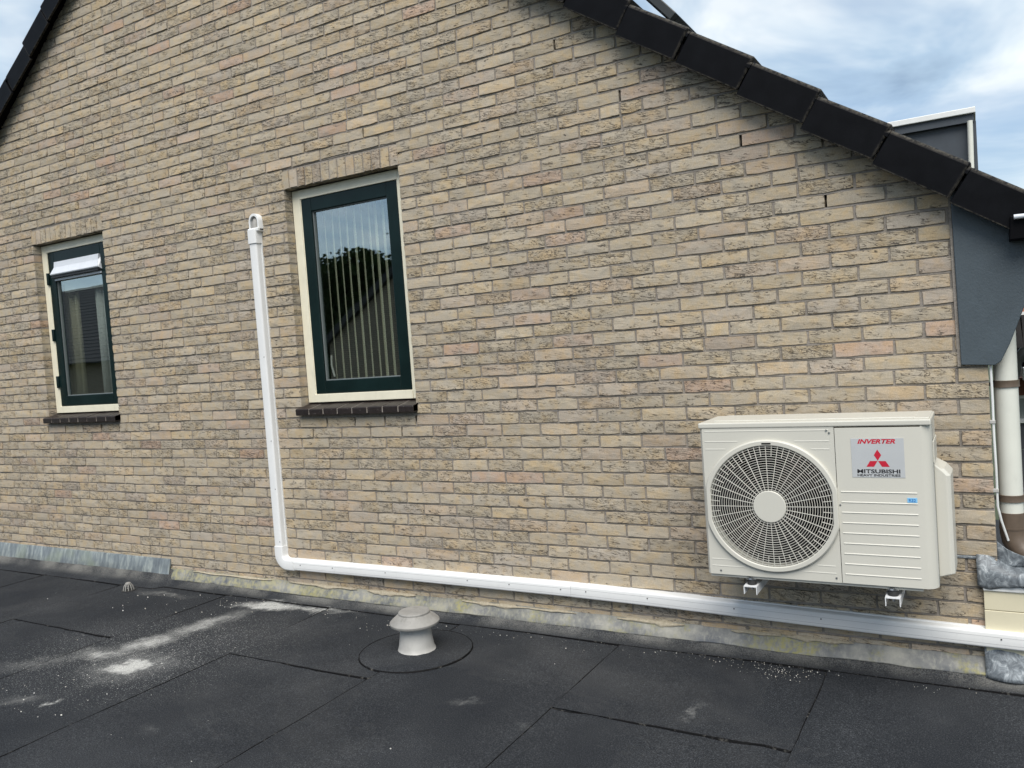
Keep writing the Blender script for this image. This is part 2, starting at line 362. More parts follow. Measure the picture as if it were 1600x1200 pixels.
# ------------------------------------------------------------------ ground and flat roof (setting)
def struct(o): o['kind'] = 'structure'; return o
g = G('grass_ground'); M['ground'] = g.done(g.ramp(g.noise(.8, 6), [(.3, (.035, .05, .022)), (.7, (.06, .075, .035))]), .95)
struct(obj('ground', MB().box(-4000, 4000, -4000, 4000, -3.2, -2.9), 'ground'))
flat = struct(obj('flat_roof', MB().box(-9.2, 3.0, -7.5, -.004, -2.9, -.012), 'bitumen'))
XS = [-9.0, -8.05, -7.13, -6.20, -5.27, -4.275, -3.395, -2.48, -1.565, -.635, .28, 1.2, 2.12, 2.95]
CROSS = {-5.27: -.915, -3.395: -.868, -1.565: -.842, -.635: -2.6, -7.13: -2.2, -2.48: -3.1, -4.275: -3.4, .28: -1.6}
def jag(a, b, n, amp, seed):
    return [(a[0]+(b[0]-a[0])*i/n + amp*noise.noise((i*.37, seed, 0)), a[1]+(b[1]-a[1])*i/n + amp*noise.noise((i*.37, seed, 9))) for i in range(n+1)]
def sheet(x0, x1, y0, y1, lift):
    mb = MB(); nx, ny = 4, max(6, int((y1-y0)/.12)); rows = []
    for j in range(ny+1):
        y = y0+(y1-y0)*j/ny; row = []
        for i in range(nx+1):
            t = i/nx; x = x0+(x1-x0)*t
            if i == 0: x += .006*noise.noise((y*3, x0, 1))
            z = .0065*(1-t)+.0005+lift*(1-j/ny) + .0022*noise.noise((x*2.1, y*2.1, 4)) + .0010*noise.noise((x*9, y*9, 2))
            row.append((x, y, z))
        rows.append([(row[0][0], row[0][1], -.012)] + row + [(row[-1][0], row[-1][1], -.012)])
    return mb.loft(rows, close=False)
def bead(pts, wd, name='bitumen_seam'):
    mb = MB(); rings = []
    for i, (x, y) in enumerate(pts):
        a = pts[max(0, i-1)]; b = pts[min(len(pts)-1, i+1)]
        t = Vector((b[0]-a[0], b[1]-a[1])).normalized(); q = Vector((-t.y, t.x))
        ww = wd*(.75+.7*noise.noise((x*14, y*14, 3)))
        rings.append([(x-q.x*ww, y-q.y*ww, .001), (x-q.x*ww*.5, y-q.y*ww*.5, .0085), (x+q.x*ww*.5, y+q.y*ww*.5, .0095), (x+q.x*ww, y+q.y*ww, .001)])
    return obj(name, mb.loft(rings), 'bead', flat)
for i in range(len(XS)-1):
    x0, x1 = XS[i], XS[i+1]
    if x0 in CROSS:
        yc = CROSS[x0]
        obj('bitumen_sheet', sheet(x0, x1+.05, -7.4, yc-.0, .003), 'bitumen', flat, smooth=True)
        obj('bitumen_sheet', sheet(x0, x1+.05, yc, -.02, .004), 'bitumen', flat, smooth=True)
        bead(jag((x0+.01, yc), (x1+.005, yc-.005), 26, .012, x0), .0055)
    else:
        obj('bitumen_sheet', sheet(x0, x1+.05, -7.4, -.02, .0), 'bitumen', flat, smooth=True)
    if i > 0: bead(jag((x0, -6.5), (x0, -.115), 90, .006, x0+5), .0045)
# upstand strip along the wall, in lengths
ux = [-9.0, -6.9, -4.90, -3.5, -2.05, -.30, 1.1, 2.6]
for a, b in zip(ux[:-1], ux[1:]):
    mb = MB(); rows = []; n_ = int((b-a)/.05)
    for i in range(n_+1):
        x = a+(b-a)*i/n_; q = .006*noise.noise((x*2.3, 0, 0)); q2 = .010*noise.noise((x*1.7, 3, 0)); k = 1.0 if x > -4.95 else 1.5
        rows.append([(x, -.012, .085+.03*(k-1)), (x, -.026+q*.3, .06+.03*(k-1)), (x, -.045*k+q, .030), (x, -.078*k+q, .0125), (x, -.112*k+q2, .0075), (x, -.118*k+q2, .001)])
    obj('bitumen_upstand', mb.loft(rows, close=False), 'bitumen', flat, smooth=True)
    pts = [(r[-1][0], r[-1][1]) for r in rows]; bead(pts, .0045)

# ------------------------------------------------------------------ the house
house = thing('brick_house', 'beige brick gable end with two dark green windows and black roof verge', 'house')
AX, AZ, SL = -4.31, 5.01, .74                 # apex of the verge underside and its slope
ANG = math.atan(SL)
C0, CH, PW = 1.19, .0625, .22
def rake(x): return AZ - SL*abs(x-AX)
WIN = [(-3.606, -2.744), (-6.246, -5.384)]
WZ0, WZ1 = C0-.045, C0+21*CH                  # openings: sill underside to lintel
LINT = .118
XL = -8.62
# weep holes: (row, x)
weeps = {}
for x, z in [(-1.75, 1.72), (-1.432, 1.411), (-.888, 1.099), (-.555, .779), (-2.296, 2.038), (-2.968, 1.536), (-3.415, 1.549), (-6.198, 2.359), (-6.524, 2.049),
             (-3.528, -.162), (-2.86, -.163), (-5.631, 1.561), (-6.089, 1.559), (-6.205, -.159), (-5.522, -.161)]:
    weeps.setdefault(math.floor(z/CH), []).append(x)
rng = random.Random(3)
bricks = []                                    # x0, x1, z0, z1, deep
mort = MB(); mort_slots = []
def quad(mb, a, b, c, d):
    k = len(mb.v); mb.v += [a, b, c, d]; mb.f.append((k, k+1, k+2, k+3))
MY = .0030
ROWS = range(-20, 62)
for k in ROWS:
    zb = C0+k*CH; zt = zb+CH-.0090; zm = zb+.026
    def hit(x0, x1):                          # parts of the row free of openings
        segs = [(x0, x1)]
        for a, b in WIN:
            if zt > WZ0+.01 and zb < WZ1+LINT-.012:
                out = []
                for p, q in segs:
                    if q <= a or p >= b: out.append((p, q))
                    else:
                        if p < a: out.append((p, a))
                        if q > b: out.append((b, q))
                segs = out
        return segs
    # verge limit of this row (bricks run up under the verge)
    half = (AZ+.075-zb)/SL
    lo, hi = max(XL, AX-half), min(0.0, AX+half)
    if hi-lo < .05: break
    off = 0.0 if k % 2 else -.11
    xs = []; i = 0
    while True:
        x = off-PW*i
        xs.append(x + (rng.uniform(-.006, .006) if x < -.02 else 0))
        if x < lo-.3: break
        i += 1
    if off < 0: xs.insert(0, 0.0)
    for wx in weeps.get(k, []):               # bring the nearest joint onto the weep hole
        j = min(range(len(xs)), key=lambda q: abs(xs[q]-wx)); xs[j] = wx
    skip = set()
    for q in range(3, len(xs)-1):             # a few odd bats, as the bricklayer left them
        if rng.random() < .022: xs.append(xs[q]-.11)
    xs = sorted(set(xs), reverse=True)
    for a, b in zip(xs[1:], xs[:-1]):
        x0, x1 = a+.0046, b-(.0046 if b < 0 else 0)
        x0c, x1c = max(x0, lo), min(x1, hi)
        if x1c-x0c < .02: continue
        for p, q in hit(x0c, x1c):
            if q-p < .018: continue
            if WZ0 < zb < WZ1+LINT-.03:
                for a_, b_ in WIN:
                    if 0 < a_-q < .034: q = a_
                    if 0 < p-b_ < .034: p = b_
            deep = any(abs(p-b_) < .004 or abs(q-a_) < .004 for a_, b_ in WIN)
            bricks.append((p, q, zb+rng.uniform(-.0012, .0012), zt+rng.uniform(-.0012, .0012), deep, k))
    # mortar strip
    cuts = sorted(x for x in weeps.get(k, []) if lo < x < hi)
    for p, q in hit(lo, hi):
        e = p
        for wx in [c for c in cuts if p < c < q]:
            quad(mort, (e, MY, zb-.0105), (wx-.0055, MY, zb-.0105), (wx-.0055, MY, zt), (e, MY, zt))
            a, b = wx-.0055, wx+.0055
            quad(mort, (a, MY, zb-.0105), (b, MY, zb-.0105), (b, MY, zb), (a, MY, zb))
            for s_x in (a, b): quad(mort, (s_x, MY, zb), (s_x, .10, zb), (s_x, .10, zt), (s_x, MY, zt))
            quad(mort, (a, MY, zb), (b, MY, zb), (b, .10, zb), (a, .10, zb)); quad(mort, (a, MY, zt), (b, MY, zt), (b, .10, zt), (a, .10, zt))
            quad(mort, (a, .10, zb), (b, .10, zb), (b, .10, zt), (a, .10, zt))
            e = b
        quad(mort, (e, MY, zb-.0105), (q, MY, zb-.0105), (q, MY, zt), (e, MY, zt))
# rowlock lintels over the openings
for a, b in WIN:
    n_ = 14; st = (b-a+.02)/n_
    for i in range(n_):
        x0 = a-.012+i*st
        bricks.append((x0+.004, x0+st-.004, WZ1+rng.uniform(-.002, .002), WZ1+LINT-.012, True, 99))
    quad(mort, (a-.012, MY, WZ1), (b+.012, MY, WZ1), (b+.012, MY, WZ1+LINT), (a-.012, MY, WZ1+LINT))
    quad(mort, (a, MY, WZ1+.004), (b, MY, WZ1+.004), (b, .09, WZ1+.004), (a, .09, WZ1+.004))
    for x in (a-.003, b+.003): quad(mort, (x, MY, WZ0), (x, .09, WZ0), (x, .09, WZ1), (x, MY, WZ1))
    quad(mort, (a, MY, WZ0-.06), (b, MY, WZ0-.06), (b, MY, WZ0+.02), (a, MY, WZ0+.02))
# right return of the wall
quad(mort, (-.004, MY, -.05), (-.004, 6, -.05), (-.004, 6, 2.0), (-.004, MY, 2.0))
me = bpy.data.meshes.new('gable_wall'); me.from_pydata(mort.v, [], mort.f)
wall = link('gable_wall', me, 'mortar', house)

def brick_geo(w_, h_, seed, deep=False):
    r = random.Random(seed); hw, hh = w_/2, h_/2; pts = []
    nx = 4 if w_ > .15 else (2 if w_ > .07 else 1)
    j = lambda a: r.uniform(-a, a)
    cr = r.uniform(.0002, .0022)
    def side(a, b, n_):
        for i in range(n_): 
            t = i/n_; pts.append((a[0]+(b[0]-a[0])*t, a[1]+(b[1]-a[1])*t, i == 0))
    side((-hw, -hh), (hw, -hh), nx); side((hw, -hh), (hw, hh), 2 if h_ < .08 else 3); side((hw, hh), (-hw, hh), nx); side((-hw, hh), (-hw, -hh), 2 if h_ < .08 else 3)
    O = []
    for x, z, cor in pts:
        k = cr if cor else 0
        O.append((x-math.copysign(k, x)+j(.0014), z-math.copysign(k, z)+j(.0017)))
    yb = .062 if deep else .028
    tx, tz = j(.0016), j(.0016); n_ = len(O); V = []
    V += [(x, yb, z) for x, z in O]
    V += [(x, .0002+j(.0006), z) for x, z in O]
    V += [(x-math.copysign(.0011, x), -.0022+j(.0012)+tx*x/hw+tz*z/hh, z-math.copysign(.0010, z)) for x, z in O]
    Fc = []
    for l in (0, 1):
        for i in range(n_):
            q = (i+1) % n_; Fc.append((l*n_+i, l*n_+q, (l+1)*n_+q, (l+1)*n_+i))
    V.append((-hw*.4, -.003+j(.0015)+tx*-.4, j(.006))); V.append((hw*.4, -.003+j(.0015)+tx*.4, j(.006)))
    c1, c2 = 3*n_, 3*n_+1
    for i in range(n_):
        q = (i+1) % n_; a, b = 2*n_+i, 2*n_+q
        xm = (V[a][0]+V[b][0])/2
        Fc.append((a, b, c1 if xm < 0 else c2))
    top = [i for i in range(n_) if (V[2*n_+i][0] < 0) != (V[2*n_+(i+1) % n_][0] < 0)]
    for i in range(n_):                       # close the seam between the two fans
        p, q = 2*n_+i, 2*n_+(i+1) % n_; o_ = 2*n_+(i-1) % n_
        s1 = (V[o_][0]+V[p][0])/2 < 0; s2 = (V[p][0]+V[q][0])/2 < 0
        if s1 != s2: Fc.append((p, c1, c2))
    return V, Fc
def make_tint(r):
    return (min(1, max(0, r.random())), r.random(), r.random())
def area(bk):
    x0, x1, z0, z1 = bk[:4]
    P = [project(p) for p in ((x0, 0, z0), (x1, 0, z0), (x1, 0, z1), (x0, 0, z1))]
    cx, cy = sum(p[0] for p in P)/4, sum(p[1] for p in P)/4
    if not (5 < cx < 1595 and 5 < cy < 1195): return 0
    if 1100 < cx < 1480 and 665 < cy < 915: return 0      # behind the outdoor unit
    if (z0+z1)/2 > rake((x0+x1)/2)+.02: return 0
    return abs(sum(P[i][0]*P[(i+1) % 4][1]-P[(i+1) % 4][0]*P[i][1] for i in range(4)))/2
order = sorted(range(len(bricks)), key=lambda i: -area(bricks[i]))
single = set(order[:300])
variants = {}
bv, bf, bt = [], [], []
rt_ = random.Random(11)
for i, bk in enumerate(bricks):
    x0, x1, z0, z1, deep, k = bk
    w_, h_ = x1-x0, z1-z0; cx, cz = (x0+x1)/2, (z0+z1)/2; tint = make_tint(rt_)
    if i in single:
        full = abs(w_-.209) < .014 and not deep and k != 99
        key = ('f', rt_.randrange(16)) if full else ('u', i)
        if key not in variants:
            V, Fc = brick_geo(.209 if full else w_, CH-.0090 if full else h_, hash(key[1])+5, deep)
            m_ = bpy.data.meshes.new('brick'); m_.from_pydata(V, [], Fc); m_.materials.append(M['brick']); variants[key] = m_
        o = bpy.data.objects.new('brick', variants[key]); COL.objects.link(o); o.parent = wall
        o.location = (cx, rt_.uniform(-.0012, .0012), cz)
        if full: o.scale = (w_/.209, 1, h_/(CH-.0090))
        o.color = (*tint, 1)
    else:
        V, Fc = brick_geo(w_, h_, i, deep); b = len(bv); dy = rt_.uniform(-.0012, .0012)
        bv += [(x+cx, y+dy, z+cz) for x, y, z in V]; bf += [tuple(b+q for q in f) for f in Fc]; bt += [tint]*len(V)
me = bpy.data.meshes.new('brickwork'); me.from_pydata(bv, [], bf)
at = me.attributes.new('tint', 'FLOAT_COLOR', 'POINT')
at.data.foreach_set('color', [c for t in bt for c in (*t, 1)])
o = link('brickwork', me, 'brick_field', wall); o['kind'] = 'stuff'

# ------------------------------------------------------------------ windows
def window(dx, grille, label):
    wn = empty('window', (dx, 0, 0)); wn.parent = house; wn['label'] = label
    x0, x1 = -3.606, -2.744; z0, z1 = C0+.020, WZ1-.006; y = .060
    fr = MB()
    fr.box(x0+.002, x0+.062, y, y+.09, z0, z1); fr.box(x1-.062, x1-.002, y, y+.09, z0, z1)
    fr.box(x0+.062, x1-.062, y, y+.09, z1-.056, z1); fr.box(x0+.062, x1-.062, y-.004, y+.09, z0, z0+.050)
    obj('frame', fr, 'cream', wn, bevel=.003)
    for fs in (x0+.062, x1-.068): obj('frame_stop', MB().box(fs, fs+.006, y+.006, y+.08, z0+.05, z1-.056), 'cream', wn)
    sx0, sx1, sz0, sz1 = x0+.0685, x1-.0685, z0+.0525, z1-.0585; ys = y+.003; st = .077
    gz1 = sz1-(.19 if grille else .078); gx0, gx1, gz0 = sx0+st, sx1-st, sz0+.077
    sa = MB()
    sa.box(sx0, gx0, ys, ys+.055, sz0, sz1); sa.box(gx1, sx1, ys, ys+.055, sz0, sz1)
    sa.box(gx0, gx1, ys, ys+.055, sz0, gz0); sa.box(gx0, gx1, ys, ys+.055, sz1-.078, sz1)
    obj('sash', sa, 'green', wn, bevel=.0035)
    bd = MB(); t = .006
    bd.box(gx0, gx0+t, ys+.012, ys+.03, gz0, gz1); bd.box(gx1-t, gx1, ys+.012, ys+.03, gz0, gz1)
    bd.box(gx0+t, gx1-t, ys+.012, ys+.03, gz0, gz0+t); bd.box(gx0+t, gx1-t, ys+.012, ys+.03, gz1-t, gz1)
    obj('glazing_bead', bd, 'glazing_bead', wn)
    obj('pane', MB().box(gx0+.001, gx1-.001, ys+.022, ys+.0225, gz0+.001, gz1-.001), 'glass', wn)
    if grille:
        zt, zb = sz1-.078, gz1
        gp = [(ys+.03, zb), (ys-.002, zb), (ys-.030, zb+.012), (ys-.034, zb+.020), (ys-.012, zb+.070), (ys-.008, zt), (ys+.03, zt)]
        gm = MB().loft([[(gx0-.012+(.022 if k > 3 else 0), p, z) for k, (p, z) in enumerate(gp)], [(gx1+.012-(.022 if k > 3 else 0), p, z) for k, (p, z) in enumerate(gp)]])
        obj('vent_grille', gm, 'grille', wn, bevel=.002)
        obj('grille_slot', MB().box(gx0-.004, gx1+.004, ys-.030, ys-.008, zb-.010, zb-.001), 'black', wn)
        obj('grille_rail', MB().box(gx0, gx1, ys-.006, ys+.018, zb-.030, zb-.012), 'grille', wn, bevel=.002)
        for hz in (C0+.26, C0+.62, C0+1.05):
            obj('hinge', MB().lathe([(.011, -.045), (.0115, -.043), (.0115, .043), (.011, .045)], (sx0-.006, ys-.006, hz), 12), 'green', wn, smooth=True)
    # sill of glazed bricks laid on slope
    ns = 8; sw = (x1-x0+.03)/ns
    for i in range(ns):
        a = x0-.016+i*sw+.004; b = a+sw-.008; r_ = random.Random(i+int(dx*10)); e = r_.uniform(-.0015, .0015)
        pl = [(.085, C0+.016+e), (-.040+e, C0-.010+e), (-.046+e, C0-.014+e), (-.045+e, C0-.047), (-.038, C0-.050), (.085, C0-.030)]
        obj('sill_brick', MB().prism_x(pl, a, b), 'sill', wn, bevel=.002)
    obj('sill_mortar', MB().prism_x([(.085, C0+.0135), (-.0405, C0-.0125), (-.0425, C0-.044), (.085, C0-.034)], x0-.010, x1+.010), 'mortar', wn)
    # the room behind
    rm = MB(); X0, X1, Y0, Y1, Z0, Z1 = -4.35+.0, -2.0, .155, 3.2, C0-.75, C0+1.85
    if grille: X1 = -2.40
    quad(rm, (X0, Y1, Z0), (X1, Y1, Z0), (X1, Y1, Z1), (X0, Y1, Z1)); quad(rm, (X0, Y0, Z0), (X0, Y1, Z0), (X0, Y1, Z1), (X0, Y0, Z1))
    quad(rm, (X1, Y0, Z0), (X1, Y1, Z0), (X1, Y1, Z1), (X1, Y0, Z1)); quad(rm, (X0, Y0, Z0), (X1, Y0, Z0), (X1, Y1, Z0), (X0, Y1, Z0)); quad(rm, (X0, Y0, Z1), (X1, Y0, Z1), (X1, Y1, Z1), (X0, Y1, Z1))
    for p in (((X0, Z0), (x0, Z1)), ((x1, Z0), (X1, Z1)), ((x0, Z0), (x1, z0)), ((x0, z1), (x1, Z1))):
        (a, c), (b, d_) = p; quad(rm, (a, Y0, c), (b, Y0, c), (b, Y0, d_), (a, Y0, d_))
    mr = bpy.data.meshes.new('room'); mr.from_pydata(rm.v, [], rm.f); link('room', mr, 'room', wn)
    return wn
wbig = window(0, False, 'window with vertical blinds, cream frame and dark green sash, right of the white duct')
wsml = window(-2.64, True, 'window with white vent grille, cream frame and dark green sash, left of the white duct')
obj('window_handle', MB().tube([(-3.455, .13, C0+.30), (-3.45, .12, C0+.24), (-3.43, .118, C0+.17)], .006, 8), 'white', wbig, smooth=True)

blind = thing('vertical_blind', 'pale green vertical blind turned edge-on behind the larger window', 'blind')
obj('head_rail', MB().box(-3.53, -2.82, .145, .19, C0+1.20, C0+1.235), 'white', blind)
dirv = Vector((CAMPOS.x+3.2, CAMPOS.y-.21, 0)).normalized()
for i, xs_ in enumerate(v_+.042 for v_ in (-3.499, -3.437, -3.381, -3.325, -3.265, -3.21, -3.152, -3.103, -3.046, -2.989, -2.93)):
    a_ = math.atan2(dirv.y, dirv.x) + R(6.5+2.2*math.sin(i*1.9)+1.2*math.sin(i*4.7)); q = Vector((math.cos(a_), math.sin(a_)))*.041; nn = Vector((-q.y, q.x)).normalized()*.0008
    rings = []
    for z in (C0+.085, C0+1.198):
        rings.append([(xs_-q.x-nn.x, .166-q.y-nn.y, z), (xs_+q.x-nn.x, .166+q.y-nn.y, z), (xs_+q.x+nn.x, .166+q.y+nn.y, z), (xs_-q.x+nn.x, .166-q.y+nn.y, z)])
    obj('slat', MB().loft(rings), 'blind', blind)
def curtain(xa, xb, y, mat, label):
    mb = MB(); rows = []; n_ = 28
    for z in (C0+.03, C0+1.25):
        fr_ = []
        for i in range(n_+1):
            t = i/n_; fr_.append((xa+(xb-xa)*t, y+.018*math.sin(t*(xb-xa)*95)+.01*math.sin(t*17), z))
        rows.append(fr_)
    m_ = mb.loft(rows, close=False); o = obj('curtain', m_, mat, None, smooth=True)
    sd = o.modifiers.new('thick', 'SOLIDIFY'); sd.thickness = .002
    return tag(o, label, 'curtain')
curtain(-6.36, -6.02, .185, 'curtain_beige', 'beige curtain hanging at the left inside the window with the vent grille')
curtain(-5.80, -5.55, .175, 'curtain_white', 'white net curtain at the right inside the window with the vent grille')
rb = thing('roller_blind', 'pale roller blind pulled up under the vent grille', 'blind')
obj('fabric', MB().box(-6.09, -5.53, .125, .127, C0+.955, C0+1.06), 'curtain_white', rb)
obj('bottom_bar', MB().box(-6.09, -5.53, .121, .131, C0+.940, C0+.955), 'curtain_white', rb)

# ------------------------------------------------------------------ roof
EX = .42                                       # eave (lower end of the verge)
roof = MB()
for s in (1, -1):
    ex = EX if s > 0 else 2*AX-EX
    nrow = 14; dx = (ex-AX)/nrow
    for i in range(nrow):
        xa, xb = AX+dx*i, AX+dx*(i+1.06)
        za, zb_ = AZ-SL*abs(xa-AX)+.13, AZ-SL*abs(xb-AX)+.155
        p = [(xa, za), (xb, zb_), (xb, zb_-.03), (xa, za-.05)]
        roof.prism_y(p, .05, 8.5)
rf = obj('roof', roof, 'roof', house)
obj('ridge', MB().prism_y([(AX-.12, AZ+.08), (AX, AZ+.25), (AX+.12, AZ+.08)], -.09, 8.5), 'tile', rf)
# soffit boards closing the verge
for s in (1, -1):
    ex = EX-.12 if s > 0 else 2*AX-EX+.12
    obj('verge_board', MB().prism_y([(AX, AZ+.06), (ex, rake(ex)+.06), (ex, rake(ex)+.095), (AX, AZ+.095)], -.072, .06), 'dark', rf)
# verge tiles: an L section swept along the slope, the lower end of each riding over the next
TL, TH, TT = .337, .145, .018
sec = [(-.090, 0), (-.090, TH-.016), (-.086, TH-.005), (-.076, TH), (.16, TH), (.16, TH-TT), (-.072, TH-TT), (-.072, .004), (-.076, 0)]
prof = []
tm = MB(); rings = []
for t, cut, e in ((0, 1, .002), (.062, 1, 0), (.0645, 0, .0025), (.075, 0, 0), (.5, 0, 0), (.985, 0, 0), (1.0, 0, .003)):
    rings.append([(t*TL, y + (e if y < 0 else 0), (max(n_, TH-.030) if cut and n_ < TH-.030 else n_) - (e if n_ > .05 else -e)) for y, n_ in sec])
tm.loft(rings); tile_me = tm.mesh('verge_tile'); tile_me.materials.append(M['tile'])
def tiles(s):
    d_ = Vector((s*math.cos(ANG), 0, -math.sin(ANG))); nn = Vector((s*math.sin(ANG), 0, math.cos(ANG)))
    lows = [-.099+.2595*i for i in range(2, -17, -1)] if s > 0 else [-6.174+.256*i for i in range(7, -12, -1)]
    k = 0
    for xl in lows:
        if s > 0 and xl < AX+.1 or s < 0 and xl > AX-.1: continue
        if abs(xl-AX) > 4.75: continue
        rr_ = random.Random(int(xl*1000)); tilt = R(3.6+rr_.uniform(-.9, .9))
        d2 = (d_*math.cos(tilt)+nn*math.sin(tilt)); n2 = (nn*math.cos(tilt)-d_*math.sin(tilt))
        low = Vector((xl+rr_.uniform(-.006, .006), rr_.uniform(-.005, .005), rake(xl))) + nn*(.004+rr_.uniform(-.002, .002))
        o = bpy.data.objects.new('verge_tile', tile_me); COL.objects.link(o); o.parent = rf
        org = low - d2*TL
        yv = Vector((0, 1, 0))
        o.matrix_world = Matrix(((d2.x, yv.x, n2.x, org.x), (d2.y, yv.y, n2.y, org.y), (d2.z, yv.z, n2.z, org.z), (0, 0, 0, 1)))
tiles(1); tiles(-1)
# slate-blue board that closes the eave box beside the wall
bp_ = [(-.099, rake(-.099)+.05), (-.090, 1.257), (.022, 1.250), (.044, 1.264), (.076, 1.330), (.126, 1.463), (.22, 1.66), (.40, 1.70), (.40, rake(.40)+.05)]
obj('eave_board', MB().prism_y(bp_, -.020, .004), 'board', house, bevel=.003)
obj('eave_seal', MB().prism_y([(-.108, rake(-.108)+.02), (-.102, 1.250), (-.0905, 1.250), (-.0995, rake(-.099)+.02)], -.010, .004), 'mortar', house)
obj('eave_box', MB().box(.006, .40, .004, 8.5, 1.50, 1.66), 'board', house)
obj('gutter', MB().prism_y([(.086, 1.712), (.45, 1.712), (.45, 1.80), (.12, 1.802), (.092, 1.80)], -.104, 8.5), 'dark', house, bevel=.004)
obj('gutter_clip', MB().tube([(.103, -.118, 1.793), (.30, -.118, 1.790)],   .009, 10), 'grille', house, smooth=True)
# dormer far along the roof slope
dm_ = empty('dormer'); dm_.parent = house; dm_['label'] = 'dark dormer cheek with pale roof edge rising behind the verge'
obj('cheek', MB().prism_y([(-1.8, 3.25), (0.0, 3.25), (-.03, 1.9), (-.05, 1.9)], 5.02, 7.6), 'dormer', dm_)
obj('roof_edge', MB().box(-1.9, .03, 4.93, 7.7, 3.272, 3.325), 'white', dm_, bevel=.006)
obj('fascia', MB().box(-1.9, .015, 4.96, 7.7, 3.20, 3.272), 'dormer', dm_)
obj('rain_pipe', MB().tube([(-.018, 4.96, 3.21), (-.026, 4.96, 2.6), (-.03, 4.96, 1.95)], .024, 10), 'pipe', dm_, smooth=True)
obj('corner_post', MB().box(.004, .03, 5.0, 7.6, 2.6, 3.21), 'dormer', dm_)
# tilted roof window above the verge
rw = empty('roof_window'); rw.parent = house; rw['label'] = 'dark roof window tilted open above the verge at the top edge'
def slab(p, q, th, y0, y1):
    v = Vector((q[0]-p[0], q[1]-p[1])).normalized(); m_ = Vector((-v.y, v.x))*th
    return MB().prism_y([p, q, (q[0]+m_.x, q[1]+m_.y), (p[0]+m_.x, p[1]+m_.y)], y0, y1)
obj('sash', slab((-2.35, 4.30), (-1.635, 3.452), .055, 1.48, 1.54), 'skylight', rw, bevel=.005)
obj('sash', slab((-2.35, 4.30), (-1.635, 3.452), .055, 2.20, 2.26), 'skylight', rw, bevel=.005)
obj('sash', slab((-1.70, 3.53), (-1.635, 3.452), .055, 1.54, 2.20), 'skylight', rw, bevel=.005)
obj('pane', slab((-2.33, 4.29), (-1.70, 3.54), .012, 1.54, 2.20), 'skylight', rw)  # opaque dark colour stands in for glass reflecting the dark interior
obj('side_apron', MB().prism_y([(-2.40, 4.10), (-1.78, 3.40), (-1.70, 3.30), (-2.40, 3.80)], 1.50, 1.53), 'dark', rw)
obj('kerb', slab((-2.45, 3.86), (-1.55, 3.19), .10, 1.44, 2.30), 'skylight', rw, bevel=.005)

# ------------------------------------------------------------------ lead and zinc flashings
def flashing(name, a, b, zt, zb_, yb, mat, parent, seed, ragged=.0025):
    n_ = max(6, int((b-a)/.035)); rows = []
    for i in range(n_+1):
        x = a+(b-a)*i/n_; q = noise.noise((x*3.1, seed, 0)); q2 = noise.noise((x*11, seed, 4)); q3 = noise.noise((x*5, seed, 8))
        zt_ = zt+ragged*q2; zbb = zb_+ragged*1.6*q+ragged*q2; yy = yb+.005*q3
        rows.append([(x, .010, zt_+.002), (x, -.008, zt_), (x, -.012+.003*q3, zt_-.010), (x, yy*.65+.003*q2, zt_+(zbb-zt_)*.55), (x, yy-.003*q, zbb+.004), (x, yy, zbb), (x, yy+.004, zbb), (x, yy*.6+.006, zt_+(zbb-zt_)*.55), (x, .010, zt_-.012)])
    return obj(name, MB().loft(rows), mat, parent, smooth=True)
lead = thing('lead_flashing', 'weathered grey lead flashing with yellow lichen along the foot of the brick wall', 'flashing')
lx = [-4.99, -3.85, -2.61, -1.19, -.058]
for i in range(4):
    flashing('lead_sheet', lx[i]-.03*(i > 0), lx[i+1], .102-.003*(i % 2), .037, -.042-.003*(i % 2), 'lead', lead, i+3)
for x, wd, hh in ((-2.68, .10, .045), (-1.69, .075, .035)):     # soldered patches
    flashing('patch', x-wd/2, x+wd/2, .099, .099-hh-.012, -.034, 'lead', lead, x, .001)
for x, l_, h_ in ((-4.35, .75, .016), (-3.55, .55, .020), (-3.02, .35, .028), (-2.32, .42, .024), (-1.98, .28, .016), (-1.45, .34, .026), (-.95, .22, .020), (-.68, .28, .022)):
    n_ = 12; rows = []
    for i in range(n_+1):
        t = i/n_; xx = x-l_/2+l_*t; e = math.sin(math.pi*t)**.5 if 0 < t < 1 else .12
        hq = .62*h_*e*(.35+1.1*abs(noise.noise((xx*17, 2, 2)))); zc_ = .098+.006*noise.noise((xx*7, 1, 1))
        rows.append([(xx, .004, zc_+hq*.9), (xx, -.0135, zc_+hq*.5), (xx, -.0165-.5*hq, zc_-hq*.5), (xx, -.0150-.62*hq, zc_-hq*1.25), (xx, -.004, zc_-hq*1.2)])
    obj('mortar_smear', MB().loft(rows), 'smear', lead, smooth=True)
zinc = thing('zinc_flashing', 'bluish streaked zinc flashing at the left foot of the wall', 'flashing')
flashing('zinc_sheet', -6.02, -4.955, .166, .066, -.034, 'zinc', zinc, 31, .001)
flashing('zinc_sheet', -7.40, -6.00, .167, .064, -.037, 'zinc', zinc, 32, .001)
flashing('zinc_sheet', -8.6, -7.38, .167, .064, -.034, 'zinc', zinc, 33, .001)

